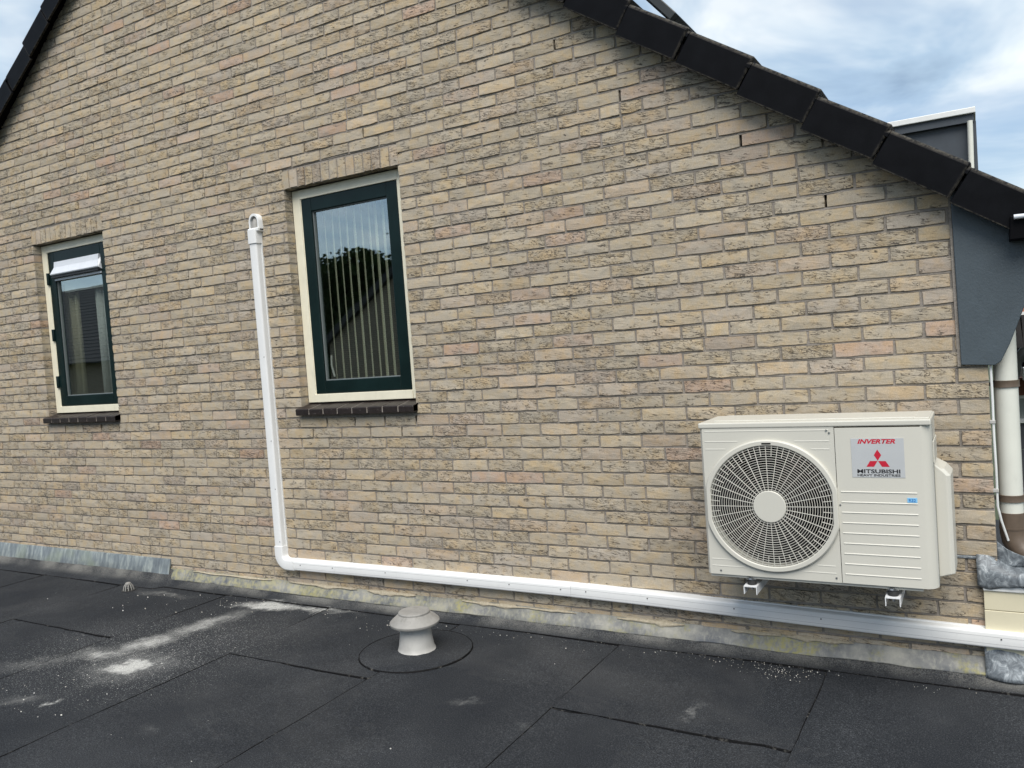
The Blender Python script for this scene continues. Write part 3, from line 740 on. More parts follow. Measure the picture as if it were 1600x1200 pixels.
# ------------------------------------------------------------------ white trunking
duct = thing('pipe_duct', 'white plastic pipe duct running down the bricks and along the roof edge', 'duct')
def prof(wd, dp):
    a = wd/2
    return [(-a, 0), (-a, dp*.80), (-a+.0015, dp*.90), (-a+.005, dp*.98), (-a+.009, dp), (a-.009, dp), (a-.005, dp*.98), (a-.0015, dp*.90), (a, dp*.80), (a, 0)]
DX = -3.853
DW, DD = .062, .050
obj('vertical_run', sweep([(DX-.001, C0+1.04), (DX, C0+.10), (DX-.003, C0-.895)], prof(DW, DD)), 'plastic', duct, smooth=True)
arc = [(DX-.003, C0-.86), (DX-.003, C0-.905)] + [(DX-.003+.062-.062*math.cos(t), C0-.910-.062*math.sin(t)) for t in [R(90)*i/10 for i in range(1, 11)]] + [(DX+.09, C0-.9725), (DX+.115, C0-.9725)]
obj('elbow', sweep(arc, prof(DW+.007, DD+.004)), 'plastic', duct, smooth=True)
h1 = [(DX+.07, C0-.973), (-2.9, C0-.969), (-1.845, C0-.971)]; h2 = [(-1.843, C0-.969), (-1.47, C0-.974), (-.88, C0-.988), (-.37, C0-1.000), (.07, C0-1.007), (1.3, C0-1.028)]
obj('horizontal_run', sweep(h1, prof(DW, DD)), 'plastic', duct, smooth=True)
obj('horizontal_run', sweep(h2, prof(DW+.004, DD+.002)), 'plastic', duct, smooth=True)
obj('backplate', sweep([(DX+.07, C0-.973), (-1.84, C0-.971), (-.88, C0-.988), (1.3, C0-1.028)], [(-.036, -.003), (-.036, .011), (.036, .011), (.036, -.003)]), 'plastic', duct)
obj('backplate', sweep([(DX, C0+1.03), (DX-.003, C0-.90)], [(-.036, -.003), (-.036, .011), (.036, .011), (.036, -.003)]), 'plastic', duct)
obj('top_collar', sweep([(DX, C0+1.018), (DX, C0+1.10)], prof(DW+.010, DD+.006)), 'plastic', duct, smooth=True)
# open wall hood: a U-shaped shell round the wall hole
def arch(r, zc_, zb_, n_=16):
    return [(DX+.008-r, zb_)] + [(DX+.008-r*math.cos(math.pi*i/n_), zc_+r*1.15*math.sin(math.pi*i/n_)) for i in range(n_+1)] + [(DX+.008+r, zb_)]
hm = MB(); A = arch(.044, C0+1.150, C0+1.095); B = arch(.031, C0+1.150, C0+1.095)
hm.loft([[(x, .004, z) for x, z in A], [(x, -.030, z) for x, z in A], [(DX+.008+(x-DX-.008)*.93, -.036, z) for x, z in A], [(x, -.036, z) for x, z in B], [(x, .05, z) for x, z in B]], close=False)
obj('wall_hood', hm, 'plastic', duct, smooth=True)
obj('hood_base', MB().box(DX+.008-.044, DX+.008+.044, -.048, .003, C0+1.088, C0+1.112), 'plastic', duct, bevel=.006)
obj('pipe_foam', MB().tube([(DX+.006, .04, C0+1.19), (DX+.006, -.004, C0+1.165), (DX+.006, -.018, C0+1.135), (DX+.006, -.020, C0+1.10)], .024, 14), 'vent', duct, smooth=True)
obj('hole_lining', MB().prism_y(B, .02, .03), 'rubber', duct)
M['seam'] = paint('cover_seam_grey', (.42, .42, .42), .6)
for pth, dd_ in ((h1, DD), (h2, DD+.002)):
    for u_ in (.0125, -.0150):
        obj('cover_seam', sweep(pth, [(u_, dd_-.001), (u_, dd_+.0005), (u_+.0012, dd_+.0005), (u_+.0012, dd_-.001)]), 'seam', duct)
def screw(x, z, y, parent, r=.004, mat='steel'):
    return obj('screw', MB().loft([[(x+r*math.cos(2*math.pi*k/10), y, z+r*math.sin(2*math.pi*k/10)) for k in range(10)], [(x+r*.8*math.cos(2*math.pi*k/10), y-.002, z+r*.8*math.sin(2*math.pi*k/10)) for k in range(10)]]), mat, parent)
def hz(x):
    p = h1 if x < -1.844 else h2
    for a, b in zip(p[:-1], p[1:]):
        if a[0] <= x <= b[0]: return a[1]+(b[1]-a[1])*(x-a[0])/(b[0]-a[0])
    return C0-.973
for x in (-3.80, -3.75, -3.68, -3.42, -3.02, -2.46, -2.2, -1.90, -1.76, -1.44, -1.03, -.66, .0, .13):
    screw(x, hz(x)+.006, -(DD+.002 if x > -1.844 else DD), duct, .0032, 'rubber')
for z in (C0+.32, C0-.2, C0-.5, C0-.83): screw(DX+.016, z, -DD, duct, .003, 'rubber')

# ------------------------------------------------------------------ outdoor unit
ac = thing('air_conditioner', 'cream white air conditioner outdoor unit with round fan grille on the brick wall', 'air conditioner')
AX0, AX1, AY0, AY1, AZ0, AZ1 = -1.036, -.190, -.378, -.092, C0-.726, C0-.104
cs = MB(); bvl = .034
fp = [(AX0, AY1), (AX0, AY0+.012), (AX0+.010, AY0), (AX1-bvl, AY0), (AX1-.012, AY0+.012), (AX1, AY0+.036), (AX1, AY1)]
FCX, FCZ, FR = -.768, C0-.437, .243
# casing: side skin without the front fan opening
zt_ = AZ1-.004
for (a, b) in zip(fp[:-1], fp[1:]):
    if abs(a[1]-AY0) < 1e-6 and abs(b[1]-AY0) < 1e-6: continue
    quad(cs, (a[0], a[1], AZ0), (b[0], b[1], AZ0), (b[0], b[1], zt_), (a[0], a[1], zt_))
k = len(cs.v); cs.v += [(x, y, AZ0) for x, y in fp]; cs.f.append(tuple(range(k, k+len(fp))))
k = len(cs.v); cs.v += [(x, AY1, z) for x, z in ((AX0, AZ0), (AX1, AZ0), (AX1, zt_), (AX0, zt_))]; cs.f.append((k, k+1, k+2, k+3))
# front sheet with a round hole
SPL = -.516
seg = 96; ring = []; outer = []
fx0, fx1 = AX0+.010, SPL-.0012
for i in range(seg):
    t = 2*math.pi*i/seg; c, s = math.cos(t), math.sin(t)
    ring.append((max(FCX-.240, min(FCX+.240, FCX+FR*c)), AY0, FCZ+FR*s))
    kx = ((fx1-FCX) if c > 0 else (FCX-fx0))/max(1e-6, abs(c)); kz = ((zt_-FCZ) if s > 0 else (FCZ-AZ0))/max(1e-6, abs(s)); q = min(kx, kz)
    outer.append((FCX+q*c, AY0, FCZ+q*s))
for cx, cz in ((fx0, AZ0), (fx1, AZ0), (fx0, zt_), (fx1, zt_)):   # snap nearest to the corners
    j_ = min(range(seg), key=lambda i: (outer[i][0]-cx)**2+(outer[i][2]-cz)**2); outer[j_] = (cx, AY0, cz)
k = len(cs.v); cs.v += ring+outer+[(x, AY0+.05, z) for x, y, z in ring]
for i in range(seg):
    j_ = (i+1) % seg; cs.f.append((k+i, k+j_, k+seg+j_, k+seg+i)); cs.f.append((k+i, k+j_, k+2*seg+j_, k+2*seg+i))
me = cs.mesh('casing'); casing = link('casing', me, 'ac', ac)
# embossed strips beside the fan
for z in (C0-.155, C0-.184, C0-.690, C0-.664):
    for a, b in ((AX0+.022, AX0+.022+(.12 if abs(z-FCZ) < .26 else .42)), ):
        pass
for x0_, x1_, z_ in ((AX0+.02, FCX-.115, C0-.181), (AX0+.02, FCX-.165, C0-.212), (FCX+.105, SPL-.02, C0-.181), (FCX+.165, SPL-.02, C0-.212),
                     (AX0+.02, FCX-.165, C0-.664), (AX0+.02, FCX-.115, C0-.692), (FCX+.165, SPL-.02, C0-.664), (FCX+.11, SPL-.02, C0-.692), (AX0+.02, SPL-.02, C0-.139)):
    obj('embossed_strip', MB().prism_x([(AY0+.001, z_+.006), (AY0-.0010, z_+.0008), (AY0-.0010, z_-.0006), (AY0+.001, z_-.0014)], x0_, x1_), 'ac', casing)
top = MB().box(AX0-.004, AX1+.002, AY0-.0035, AY1+.004, AZ1-.022, AZ1)
tp = obj('top_panel', top, 'ac', ac, bevel=.005, seg=3)
obj('raised_field', MB().box(AX0+.05, AX1-.05, AY0+.045, AY1-.03, AZ1-.001, AZ1+.005), 'ac', tp, bevel=.004)
obj('edge_step', MB().box(AX1-.055, AX1-.004, AY0+.03, AY1-.01, AZ1-.001, AZ1+.004), 'ac', tp, bevel=.003)
# service panel at the right
sp_ = MB()
px = [(SPL+.0012, AY0-.0015), (AX1-bvl, AY0-.0015), (AX1-.012+.0010, AY0+.011), (AX1+.0012, AY0+.036), (AX1+.0012, AY0+.055), (AX1-.004, AY0+.055), (AX1-.006, AY0+.04), (SPL+.0012, AY0+.004)]
sp_.loft([[(x, y, AZ0+.001) for x, y in px], [(x, y, AZ1-.0265) for x, y in px]])
svc = obj('service_panel', sp_, 'ac', ac, smooth=True)
for i in range(9):
    z_ = C0-.374-i*.0395
    obj('groove_ridge', MB().prism_x([(AY0+.001, z_+.0042), (AY0-.0016, z_+.0035), (AY0-.0036, z_+.0004), (AY0-.0034, z_-.0010), (AY0+.001, z_-.0018)], -.503, -.243), 'ac', svc, bevel=.0008)
obj('side_seam', MB().box(AX1-.004, AX1+.0025, AY0+.055, AY0+.057, AZ0+.005, AZ1-.025), 'glazing_bead', svc)
# badge with emblem and lettering
bdg = empty('badge'); bdg.parent = ac
BY = AY0-.0015
obj('plate', MB().box(-.459, -.279, BY-.0012, BY+.0004, C0-.317, C0-.171), 'badge', bdg)
def text(body, x, z, width, height, mat, parent, shear=0, bold=.0, y=BY-.0016, name='lettering'):
    cu = bpy.data.curves.new('text', 'FONT'); cu.body = body; cu.size = 1; cu.extrude = 0; cu.shear = shear; cu.offset = bold; cu.resolution_u = 3
    to = bpy.data.objects.new('text', cu); COL.objects.link(to)
    dg = bpy.context.evaluated_depsgraph_get(); me = bpy.data.meshes.new_from_object(to.evaluated_get(dg))
    bpy.data.objects.remove(to); bpy.data.curves.remove(cu)
    xs = [v.co.x for v in me.vertices]; ys = [v.co.y for v in me.vertices]; ax, bx, ay, by = min(xs), max(xs), min(ys), max(ys)
    for v in me.vertices: v.co = (x+(v.co.x-ax)/(bx-ax)*width, y, z+(v.co.y-ay)/(by-ay)*height)
    me.materials.clear(); me.name = name
    return link(name, me, mat, parent)
text('INVERTER', -.436, C0-.191, .129, .0170, 'red', bdg, .28, .038)
text('MITSUBISHI', -.441, C0-.3015, .146, .0150, 'black', bdg, 0, .03)
text('HEAVY INDUSTRIES', -.441, C0-.3135, .146, .0092, 'black', bdg, 0, .025)
em = MB(); ey = BY-.0016
def poly(pts):
    k = len(em.v); em.v.extend([(x, ey, z) for x, z in pts]); em.f.append(tuple(range(k, k+len(pts))))
ex_, ez_ = -.369, C0-.2545
poly([(ex_, ez_), (ex_+.0125, ez_+.021), (ex_, ez_+.042), (ex_-.0125, ez_+.021)])
for s in (-1, 1): poly([(ex_+s*.001, ez_-.001), (ex_+s*.0265, ez_-.001), (ex_+s*.0395, ez_-.0225), (ex_+s*.0135, ez_-.0225)])
obj('emblem', em, 'red', bdg)
stk = empty('sticker'); stk.parent = ac
obj('film', MB().box(-.277, -.244, BY-.0015, BY-.0003, C0-.408, C0-.391), 'sticker', stk)
text('R32', -.272, C0-.4055, .023, .0115, 'blue', stk, 0, .02, BY-.0019)
# fan guard
fg = empty('fan_guard'); fg.parent = ac
GY = AY0-.010
def rim_ring(r, y, cl):
    return [(max(FCX-cl, min(FCX+cl, FCX+r*math.cos(2*math.pi*i/128))), y, FCZ+r*math.sin(2*math.pi*i/128)) for i in range(128)]
obj('rim', MB().loft([rim_ring(.264, AY0+.001, .2535), rim_ring(.2635, AY0-.010, .253), rim_ring(.259, AY0-.0145, .249), rim_ring(.2445, AY0-.0145, .2365), rim_ring(.2415, AY0-.011, .2335), rim_ring(.2405, AY0+.012, .2325)], cap=False), 'ac', fg, smooth=True)
nr = 19
for i in range(nr):
    r = .0685+i*(.2365-.0685)/(nr-1); dome = -.006*math.cos((r/.245)*math.pi/2); hw = .0009; sg = 64
    cl = .2325
    def circ(rad, y): return [(max(FCX-cl, min(FCX+cl, FCX+rad*math.cos(2*math.pi*q/sg))), y, FCZ+rad*math.sin(2*math.pi*q/sg)) for q in range(sg)]
    y_ = GY+dome
    obj('ring', MB().loft([circ(r-hw, y_), circ(r+hw, y_), circ(r+hw, y_+.0016), circ(r-hw, y_+.0016), circ(r-hw, y_)], cap=False), 'guard', fg)
for i in range(64):
    t = 2*math.pi*i/64+.02; r0 = .062 if i % 2 == 0 else .2; pts_ = []
    c, s = math.cos(t), math.sin(t)
    r1 = min(.2415, .2335/max(.001, abs(c)))
    rg = []
    for r in ([r0, (r0+r1)/2, r1]):
        y_ = GY-.006*math.cos((r/.245)*math.pi/2)-.001; q = .0008
        rg.append([(FCX+r*c-q*-s, y_, FCZ+r*s-q*c), (FCX+r*c+q*-s, y_, FCZ+r*s+q*c), (FCX+r*c+q*-s, y_+.006, FCZ+r*s+q*c), (FCX+r*c-q*-s, y_+.006, FCZ+r*s-q*c)])
    obj('spoke', MB().loft(rg), 'guard', fg)
def disc(r, y): return [(FCX+r*math.cos(2*math.pi*i/48), y, FCZ+r*math.sin(2*math.pi*i/48)) for i in range(48)]
obj('hub_cap', MB().loft([disc(.0635, GY+.002), disc(.0635, GY-.0075), disc(.061, GY-.0095)]), 'ac', fg, smooth=True)
obj('finger_slot', MB().box(FCX-.019, FCX+.019, AY0-.0155, AY0-.010, FCZ+.2455, FCZ+.2535), 'ac_dark', fg, bevel=.003)
fan = empty('fan'); fan.parent = ac
fan_c = AY0+.09
for b_ in range(3):
    rows = []
    for i in range(7):
        r = .045+i*.0305
        row = []
        for j_ in range(9):
            t = 2*math.pi*b_/3 + (j_/8)*1.15+.25*(r/.24)
            row.append((FCX+r*math.cos(t), fan_c-.035+.07*j_/8, FCZ+r*math.sin(t)))
        rows.append(row)
    obj('blade', MB().loft(rows, close=False), 'fan', fan, smooth=True)
obj('hub', MB().loft([disc(.05, fan_c+.03), disc(.05, fan_c-.03), disc(.03, fan_c-.04)]), 'fan', fan, smooth=True)
obj('fan_shroud', MB().loft([[(x, AY0+.004, z) for x, y, z in disc(.2455, 0)], [(x, AY1-.02, z) for x, y, z in disc(.26, 0)], [(x, AY1-.019, z) for x, y, z in disc(.001, 0)]], cap=False), 'ac_dark', ac)
# valve cover at the right
vp = [(-.190, -.285), (-.150, -.285), (-.137, -.272), (-.134, -.16), (-.134, -.112), (-.190, -.112)]
def vring(z, k=0): return [(x - (k if x > -.18 else 0), y, z) for x, y in vp]
vc = MB().loft([[(x, y, AZ0+.022 + (.012 if x > -.18 else 0)) for x, y in vp], [(x, y, C0-.325 if x > -.18 else C0-.285) for x, y in vp], [(x-(.02 if x > -.18 else 0), y, C0-.300 if x > -.18 else C0-.280) for x, y in vp]])
obj('valve_cover', vc, 'ac', ac, bevel=.006, seg=3)
obj('side_grip', MB().box(AX1+.001, AX1+.006, AY0+.05, AY1-.04, C0-.27, C0-.19), 'ac', ac, bevel=.003)
for x, z in ((SPL-.028, AZ1-.036), (SPL-.02, AZ0+.018), (AX0+.055, AZ0+.016), (SPL+.008, C0-.425), (SPL-.018, AZ1-.045)): screw(x, z, AY0-.001, ac, .0042)
obj('lower_lip', MB().box(AX0+.01, AX1-.05, AY0+.01, AY1, AZ0-.012, AZ0-.0005), 'ac', ac)
# wall brackets that carry it
for bx_, lab in ((-.862, 'white steel wall bracket under the fan side of the outdoor unit'), (-.342, 'white steel wall bracket under the label side of the outdoor unit')):
    b = thing('wall_bracket', lab, 'bracket', 'brackets carrying the outdoor unit')
    zt0 = AZ0-.036
    obj('arm', MB().box(bx_-.026, bx_+.026, -.400, -.004, zt0-.003, zt0).box(bx_-.026, bx_-.023, -.400, -.004, zt0-.032, zt0-.003).box(bx_+.023, bx_+.026, -.400, -.004, zt0-.032, zt0-.003), 'bracket', b)
    obj('wall_plate', MB().box(bx_-.024, bx_+.024, -.012, -.0035, zt0-.034, zt0+.24), 'bracket', b, bevel=.002)
    for y_ in (-.365, -.13):
        obj('rubber_mount', MB().lathe([(.018, zt0+.0005), (.019, zt0+.018), (.017, zt0+.0215)], (bx_, y_, 0), 18), 'rubber', b, smooth=True)
        obj('washer', MB().lathe([(.021, zt0+.0216), (.021, zt0+.0245)], (bx_, y_, 0), 20), 'steel', b, smooth=True)
    obj('bolt', MB().lathe([(.011, zt0+.0246), (.011, zt0+.0318)], (bx_-.003, -.37, 0), 6), 'steel', b)
    obj('bolt_shank', MB().lathe([(.005, zt0-.022), (.005, zt0-.0031)], (bx_, -.365, 0), 8), 'steel', b)

# ------------------------------------------------------------------ roof vent and drain strainer
VX, VY = -2.475, -.510
vt = thing('roof_vent', 'light grey mushroom vent standing on the flat roof with a round patch', 'vent')
obj('bitumen_patch', MB().lathe([(.276, .000), (.276, .0105), (.272, .0125), (.16, .0135), (.105, .016), (.09, .022)], (VX-.005, VY, 0), 64), 'bitumen', vt, smooth=True)
pb = []
for i in range(65):
    t = 2*math.pi*i/64; ww = .0035+.0022*noise.noise((math.cos(t)*3, math.sin(t)*3, 0)); r_ = .278
    pb.append([(VX-.005+(r_+d_)*math.cos(t), VY+(r_+d_)*math.sin(t), z) for d_, z in ((-ww, .011), (-ww*.4, .0135), (ww*.4, .0105), (ww, .004))])
obj('patch_seam', MB().loft(pb, cap=False), 'bead', vt)
pr = [(.094, .012), (.095, .018), (.0895, .026), (.086, .040), (.080, .075), (.075, .110), (.071, .150)]
rings = []
for r_, z in pr:
    rings.append([(VX+(r_+(.006*noise.noise((math.cos(2*math.pi*k/40)*2.2, math.sin(2*math.pi*k/40)*2.2, 0)) if z < .022 else 0))*math.cos(2*math.pi*k/40), VY+r_*math.sin(2*math.pi*k/40), z) for k in range(40)])
obj('collar', MB().loft(rings, cap=False), 'collar', vt, smooth=True)
obj('inner_pipe', MB().lathe([(.060, .06), (.060, .165)], (VX, VY, 0), 32), 'rubber', vt, smooth=True)
obj('cap', MB().lathe([(.108, .148), (.119, .144), (.122, .148), (.122, .157), (.116, .164), (.080, .194), (.076, .196), (.001, .198)], (VX, VY, 0), 48), 'vent', vt, smooth=True)
obj('cap_disc', MB().lathe([(.077, .194), (.077, .203), (.073, .207), (.04, .2105), (.001, .2115)], (VX, VY, 0), 48), 'vent', vt, smooth=True)
dsn = thing('drain_strainer', 'small grey leaf strainer dome over the drain beside the zinc flashing', 'strainer')
DXc, DYc = -5.09, -.25
for i in range(10):
    t = 2*math.pi*i/10
    obj('rib', MB().tube([(DXc+.036*math.cos(t), DYc+.036*math.sin(t), .004), (DXc+.028*math.cos(t), DYc+.028*math.sin(t), .036), (DXc+.014*math.cos(t), DYc+.014*math.sin(t), .056)], .0032, 6), 'vent', dsn)
obj('cap', MB().lathe([(.018, .052), (.018, .058), (.012, .062)], (DXc, DYc, 0), 16), 'vent', dsn, smooth=True)
obj('drain_ring', MB().lathe([(.046, .003), (.046, .010), (.040, .011)], (DXc, DYc, 0), 24), 'rubber', dsn)

# ------------------------------------------------------------------ corner: downpipe, cable, lead apron, cream upstand
dp = thing('downpipe', 'off white downpipe with brown clips and brown elbow at the house corner', 'downpipe')
PX, PY, PR = .058, .075, .041
obj('pipe', MB().tube([(PX, PY, 1.56), (PX, PY, .60)], PR, 32), 'pipe', dp, smooth=True)
el = [(PX, PY, .665), (PX, PY, .585), (PX+.004, PY-.002, .555), (PX+.022, PY-.010, .520), (PX+.052, PY-.022, .492), (PX+.09, PY-.036, .478), (PX+.2, PY-.07, .462), (PX+.34, PY-.11, .45)]
obj('elbow', MB().tube(el, [.0455, .0455, .045, .0445, .0445, .0445, .0445, .0445], 28), 'brown', dp, smooth=True)
obj('elbow_lip', MB().lathe([(.0475, .600), (.0475, .607)], (PX, PY, 0), 32), 'brown', dp, smooth=True)
for z in (1.172, .722):
    obj('clip', MB().lathe([(.0425, z-.014), (.0465, z-.013), (.0455, z-.005), (.0455, z+.005), (.0465, z+.013), (.0425, z+.014)], (PX, PY, 0), 32, cap=False), 'brown', dp, smooth=True)
    obj('clip_arm', MB().box(-.002, PX-.03, PY-.02, PY-.004, z-.007, z+.007), 'rubber', dp)
cb = thing('cable', 'thin white cable running down the wall corner beside the downpipe', 'cable')
obj('lead', MB().tube([(.0085, .002, 1.255), (.0095, .002, 1.12), (.0085, .003, .98), (.0105, .003, .84), (.0095, .004, .70), (.020, .015, .64), (.040, .03, .56)], .0045, 8), 'white', cb, smooth=True)
for z in (1.03, .762): obj('cable_clip', MB().box(-.004, .016, -.005, .010, z-.007, z+.007), 'collar', cb, bevel=.002)

up = thing('roof_kerb', 'cream boarded kerb with white trim at the right end of the wall', 'kerb')
kx0, kx1 = -.052, 1.6
obj('board', MB().box(kx0, kx1, -.024, -.006, .295, .372), 'fascia', up, bevel=.002)
obj('board', MB().box(kx0, kx1, -.026, -.006, .02, .293), 'fascia', up, bevel=.002)
obj('trim', MB().box(kx0-.002, kx1, -.032, -.006, .372, .392), 'white', up, bevel=.003)
obj('core', MB().box(.004, kx1, -.005, 1.2, -.5, .385), 'darkwall', up)
ap = thing('lead_apron', 'crumpled new grey lead dressed over the cream kerb at the wall corner', 'flashing')
def crumple(path_fn, nu, nv, amp, seed):
    rows = []
    for i in range(nu+1):
        row = []
        for j_ in range(nv+1):
            p = Vector(path_fn(i/nu, j_/nv)); q = noise.noise_vector((p.x*13+seed, p.z*14, p.y*12))*amp*1.1 + noise.noise_vector((p.x*30, p.z*40+seed, p.y*30))*amp*.7
            row.append(tuple(p+Vector((q.x*.4, q.y, q.z*.6))))
        rows.append(row)
    return MB().loft(rows, close=False)
def apron(u, v):
    x = -.072+u*.60
    fold = [(.02, .535), (-.006, .500), (-.020, .480), (-.036, .452), (-.038, .420), (-.036, .392-.012*math.sin(u*23))]
    fold2 = [(.13, .50-.0*x), (.05, .470), (-.010, .462), (-.040, .440), (-.044, .415), (-.042, .392+.008*math.sin(u*31))]
    k_ = min(1, max(0, (x+.035)/.10)); k_ = k_*k_*(3-2*k_); fold = [(p[0]*(1-k_)+q[0]*k_, p[1]*(1-k_)+q[1]*k_) for p, q in zip(fold, fold2)]
    t = v*5; i = min(4, int(t)); f = t-i
    return (x, fold[i][0]*(1-f)+fold[i+1][0]*f, fold[i][1]*(1-f)+fold[i+1][1]*f)
o = obj('lead_sheet', crumple(apron, 40, 14, .0042, 3), 'newlead', ap, smooth='all'); sd = o.modifiers.new('thick', 'SOLIDIFY'); sd.thickness = .003
def climb(u, v): return (-.003+u*(.20)*(1-v*.85)+.004, .006-.012*u*(1-v), .462+.10*v*(1-.3*u))
o = obj('lead_upturn', crumple(climb, 14, 10, .005, 8), 'newlead', ap, smooth='all'); sd = o.modifiers.new('thick', 'SOLIDIFY'); sd.thickness = .003
obj('tucked_strip', MB().box(-.17, -.06, -.008, .006, .4895, .4995), 'newlead', ap, bevel=.002)
la = thing('lead_offcut', 'dark new lead sheet curling below the duct at the right edge', 'flashing')
def low(u, v):
    x = -.058+u*.7; z = .168-.138*v-.016*max(0, u-.12)*v*(1+math.sin(u*9)); y = -.014-.034*v-.02*max(0, math.sin(u*14))*v
    return (x, y, z)
o = obj('lead_sheet', crumple(low, 50, 10, .0035, 15), 'newlead', la, smooth='all'); sd = o.modifiers.new('thick', 'SOLIDIFY'); sd.thickness = .003

# ------------------------------------------------------------------ crumbs of mortar and brick on the roof
cv, cf = [], []
rc = random.Random(21)
def crumb(x, y, r):
    b = len(cv); a = rc.uniform(0, 6.28); sx, sy, sz = (rc.uniform(.6, 1.3)*r for _ in range(3)); z = .006+sz*.5
    for dx, dy, dz in ((1, 0, 0), (0, 1, 0), (-1, 0, 0), (0, -1, 0), (0, 0, 1), (0, 0, -1)):
        X_, Y_ = dx*sx, dy*sy; cv.append((x+X_*math.cos(a)-Y_*math.sin(a)+rc.uniform(-.2, .2)*r, y+X_*math.sin(a)+Y_*math.cos(a), z+dz*sz+rc.uniform(-.2, .2)*r))
    cf.extend([(b+i, b+(i+1) % 4, b+4) for i in range(4)]+[(b+(i+1) % 4, b+i, b+5) for i in range(4)])
for cx, cy, sx, sy, n_, r in ((-.85, -.165, .10, .035, 120, .0018), (-.80, -.24, .09, .04, 45, .0020), (-.35, -.15, .22, .02, 40, .0016), (-1.35, -.16, .25, .02, 60, .0018), (-3.8, -1.15, .22, .14, 110, .0018), (-4.0, -.7, .2, .3, 70, .0018),
                              (-3.7, -.2, .4, .05, 140, .0022), (-3.9, -1.6, .25, .12, 45, .0026), (-2.8, -.33, .25, .12, 40, .0022), (-3.2, -1.3, 1.2, .5, 34, .0018), (-1.2, -.7, .8, .4, 16, .0014), (-4.6, -.35, .4, .12, 60, .0026), (-2.2, -.2, .5, .04, 60, .0018)):
    for _ in range(n_): crumb(rc.gauss(cx, sx), min(-.12, rc.gauss(cy, sy)), r*rc.choice((.4, .5, .5, .6, .7, .8, 1, 1.6)))
me = bpy.data.meshes.new('mortar_crumbs'); me.from_pydata(cv, [], cf)
o = link('mortar_crumbs', me, 'crumb'); o['kind'] = 'stuff'; tag(o, 'white crumbs of mortar and drilling grit scattered over the flat roof', 'grit')

# ------------------------------------------------------------------ beyond the corner (right edge of the view)
gb = thing('garden_building', 'dark boarded neighbouring building with white trims beyond the downpipe', 'building')
for i in range(12):
    obj('cladding_board', MB().box(.10, 3.2, 6.0+.004*(i % 2), 6.04, -2.9+i*.27, -2.9+i*.27+.262), 'darkwall', gb)
obj('trim', MB().box(.10, 3.2, 5.95, 6.04, .345, .385), 'white', gb)
obj('panel', MB().box(.10, 3.2, 5.98, 6.04, .385, .590), 'panel', gb)
obj('trim', MB().box(.10, 3.2, 5.94, 6.04, .590, .625), 'white', gb)
obj('eave_boarding', MB().box(.10, 3.2, 5.90, 6.06, .625, .735), 'rust', gb)
obj('eave_boarding', MB().box(.10, 3.2, 5.88, 6.06, .737, .80), 'rust', gb)
obj('roof_edge', MB().prism_y([(.22, 1.04), (.55, .66), (3.2, .80), (3.2, 1.04)], 5.6, 5.87), 'dark', gb)
obj('flue', MB().tube([(.24, 5.5, .84), (.27, 5.5, .99), (.33, 5.5, 1.06), (.48, 5.5, 1.075)], [.05, .055, .06, .06], 12), 'skylight', gb, smooth=True)
obj('gutter_end', MB().box(.315, .6, 5.5, 5.56, .80, .93), 'steel', gb, bevel=.01)
nh = thing('far_house', 'distant house with terracotta wall and dark ribbed roof behind the eave board', 'house')
obj('wall', MB().prism_y([(.42, 1.47), (1.0, 2.6), (3.0, 2.6), (3.0, 1.4), (.42, 1.45)], 9.0, 9.3), 'terracotta', nh)
obj('verge_trim', MB().box(.40, 3.0, 8.9, 9.0, 1.42, 1.46), 'white', nh)
for i in range(10):
    obj('roof_rib', MB().prism_y([(.36+i*.09, 1.42), (.43+i*.09, 1.42), (.46+i*.09, 1.0), (.37+i*.09, 1.0)], 8.7, 8.78), 'roof', nh)
obj('roof_slab', MB().box(.33, 3.0, 8.79, 8.88, .6, 1.418), 'roof', nh)

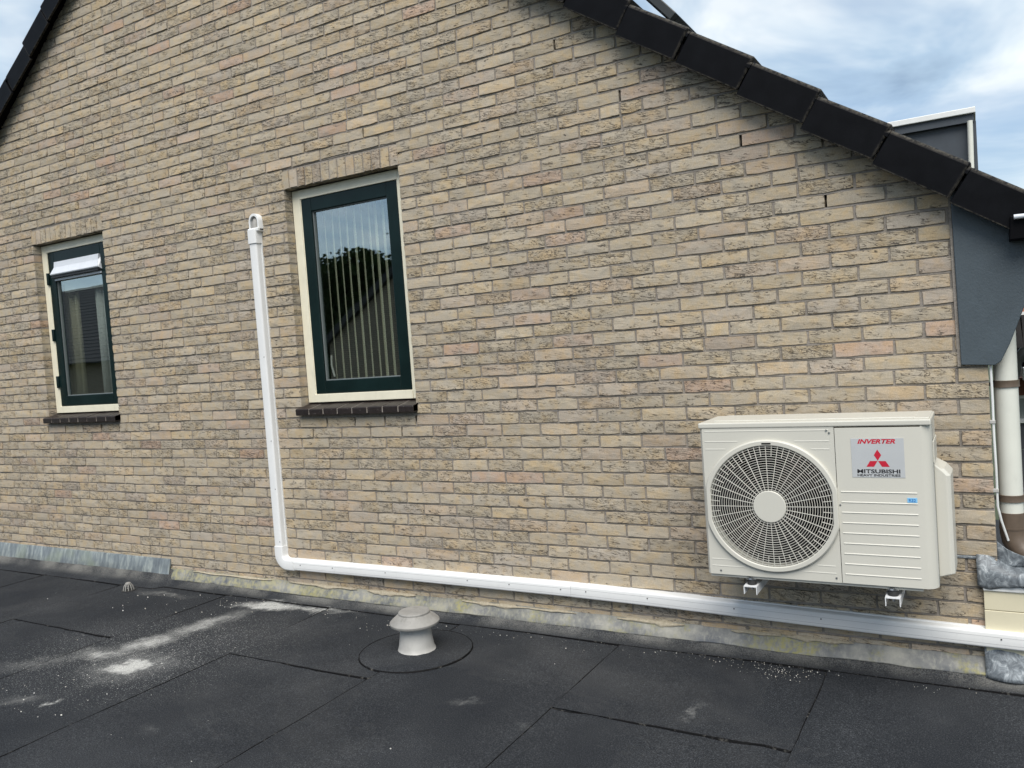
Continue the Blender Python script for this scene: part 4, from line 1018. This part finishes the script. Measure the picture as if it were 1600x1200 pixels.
# ------------------------------------------------------------------ behind the camera: what the panes mirror
g = G('far_brick'); br = g.N.new('ShaderNodeTexBrick'); br.inputs['Scale'].default_value = 1; br.inputs['Brick Width'].default_value = .22; br.inputs['Row Height'].default_value = .0625; br.inputs['Mortar Size'].default_value = .008
br.inputs[1].default_value = (.30, .24, .17, 1); br.inputs[2].default_value = (.24, .19, .14, 1); br.inputs[3].default_value = (.10, .09, .08, 1)
cx = g.N.new('ShaderNodeCombineXYZ'); xo = g.sepxyz(); g.L.new(xo[0], cx.inputs[0]); g.L.new(xo[2], cx.inputs[1]); g.L.new(cx.outputs[0], br.inputs['Vector'])
M['farbrick'] = g.done(br.outputs[0], .9)
nb = thing('neighbour_house', 'brown brick gable mirrored in the pane with the blinds', 'house')
obj('wall', MB().prism_y([(-18.1, -2.9), (-18.1, 2.05), (-12.4, 5.9), (-6.6, 2.05), (-6.6, -2.9)], -20, -16), 'farbrick', nb)
obj('roof', MB().prism_y([(-18.6, 1.72), (-12.4, 5.92), (-6.2, 1.72), (-6.2, 1.98), (-12.4, 6.18), (-18.6, 1.98)], -20.2, -15.85), 'roof', nb)
nb2 = thing('tiled_house', 'house with long dark tiled roof mirrored in the pane with the vent grille', 'house')
obj('wall', MB().box(-44, -25.5, -26, -17, -2.9, 2.4), 'farbrick', nb2)
for i in range(24):
    y0 = -16.5-i*.21; z0 = 2.2+i*.165
    obj('tile_row', MB().prism_x([(y0, z0+.03), (y0-.23, z0+.19), (y0-.23, z0+.13), (y0, z0-.02)], -44.4, -25), 'roof', nb2)
g = G('leaves'); M['leaf'] = g.done(g.ramp(g.noise(1.5, 4), [(.3, (.025, .05, .015)), (.7, (.06, .10, .03))]), .7)
lv, lf = [], []; rl = random.Random(5)
for i in range(26000):
    x = rl.uniform(-27, -11); top_ = 5.9+.9*noise.noise((x*.6, 0, 0))+.5*noise.noise((x*2.2, 4, 0)); z = -2.9+(top_+2.9)*rl.random()**.22
    y = -23+rl.gauss(0, .55); s = rl.uniform(.05, .16); d1 = Vector((rl.uniform(-1, 1), rl.uniform(-1, 1), rl.uniform(-1, 1))).normalized()*s; d2 = d1.orthogonal().normalized()*s*.6
    p = Vector((x, y, z)); b = len(lv); lv += [tuple(p-d1), tuple(p+d2), tuple(p+d1), tuple(p-d2)]; lf.append((b, b+1, b+2, b+3))
me = bpy.data.meshes.new('hedge'); me.from_pydata(lv, [], lf)
o = link('hedge', me, 'leaf'); o['kind'] = 'stuff'; tag(o, 'dark tree hedge mirrored in the window with the blinds', 'hedge')
obj_core = obj('stem', MB().box(-27, -11, -23.7, -23.4, -2.9, 5.25), 'leaf', o)
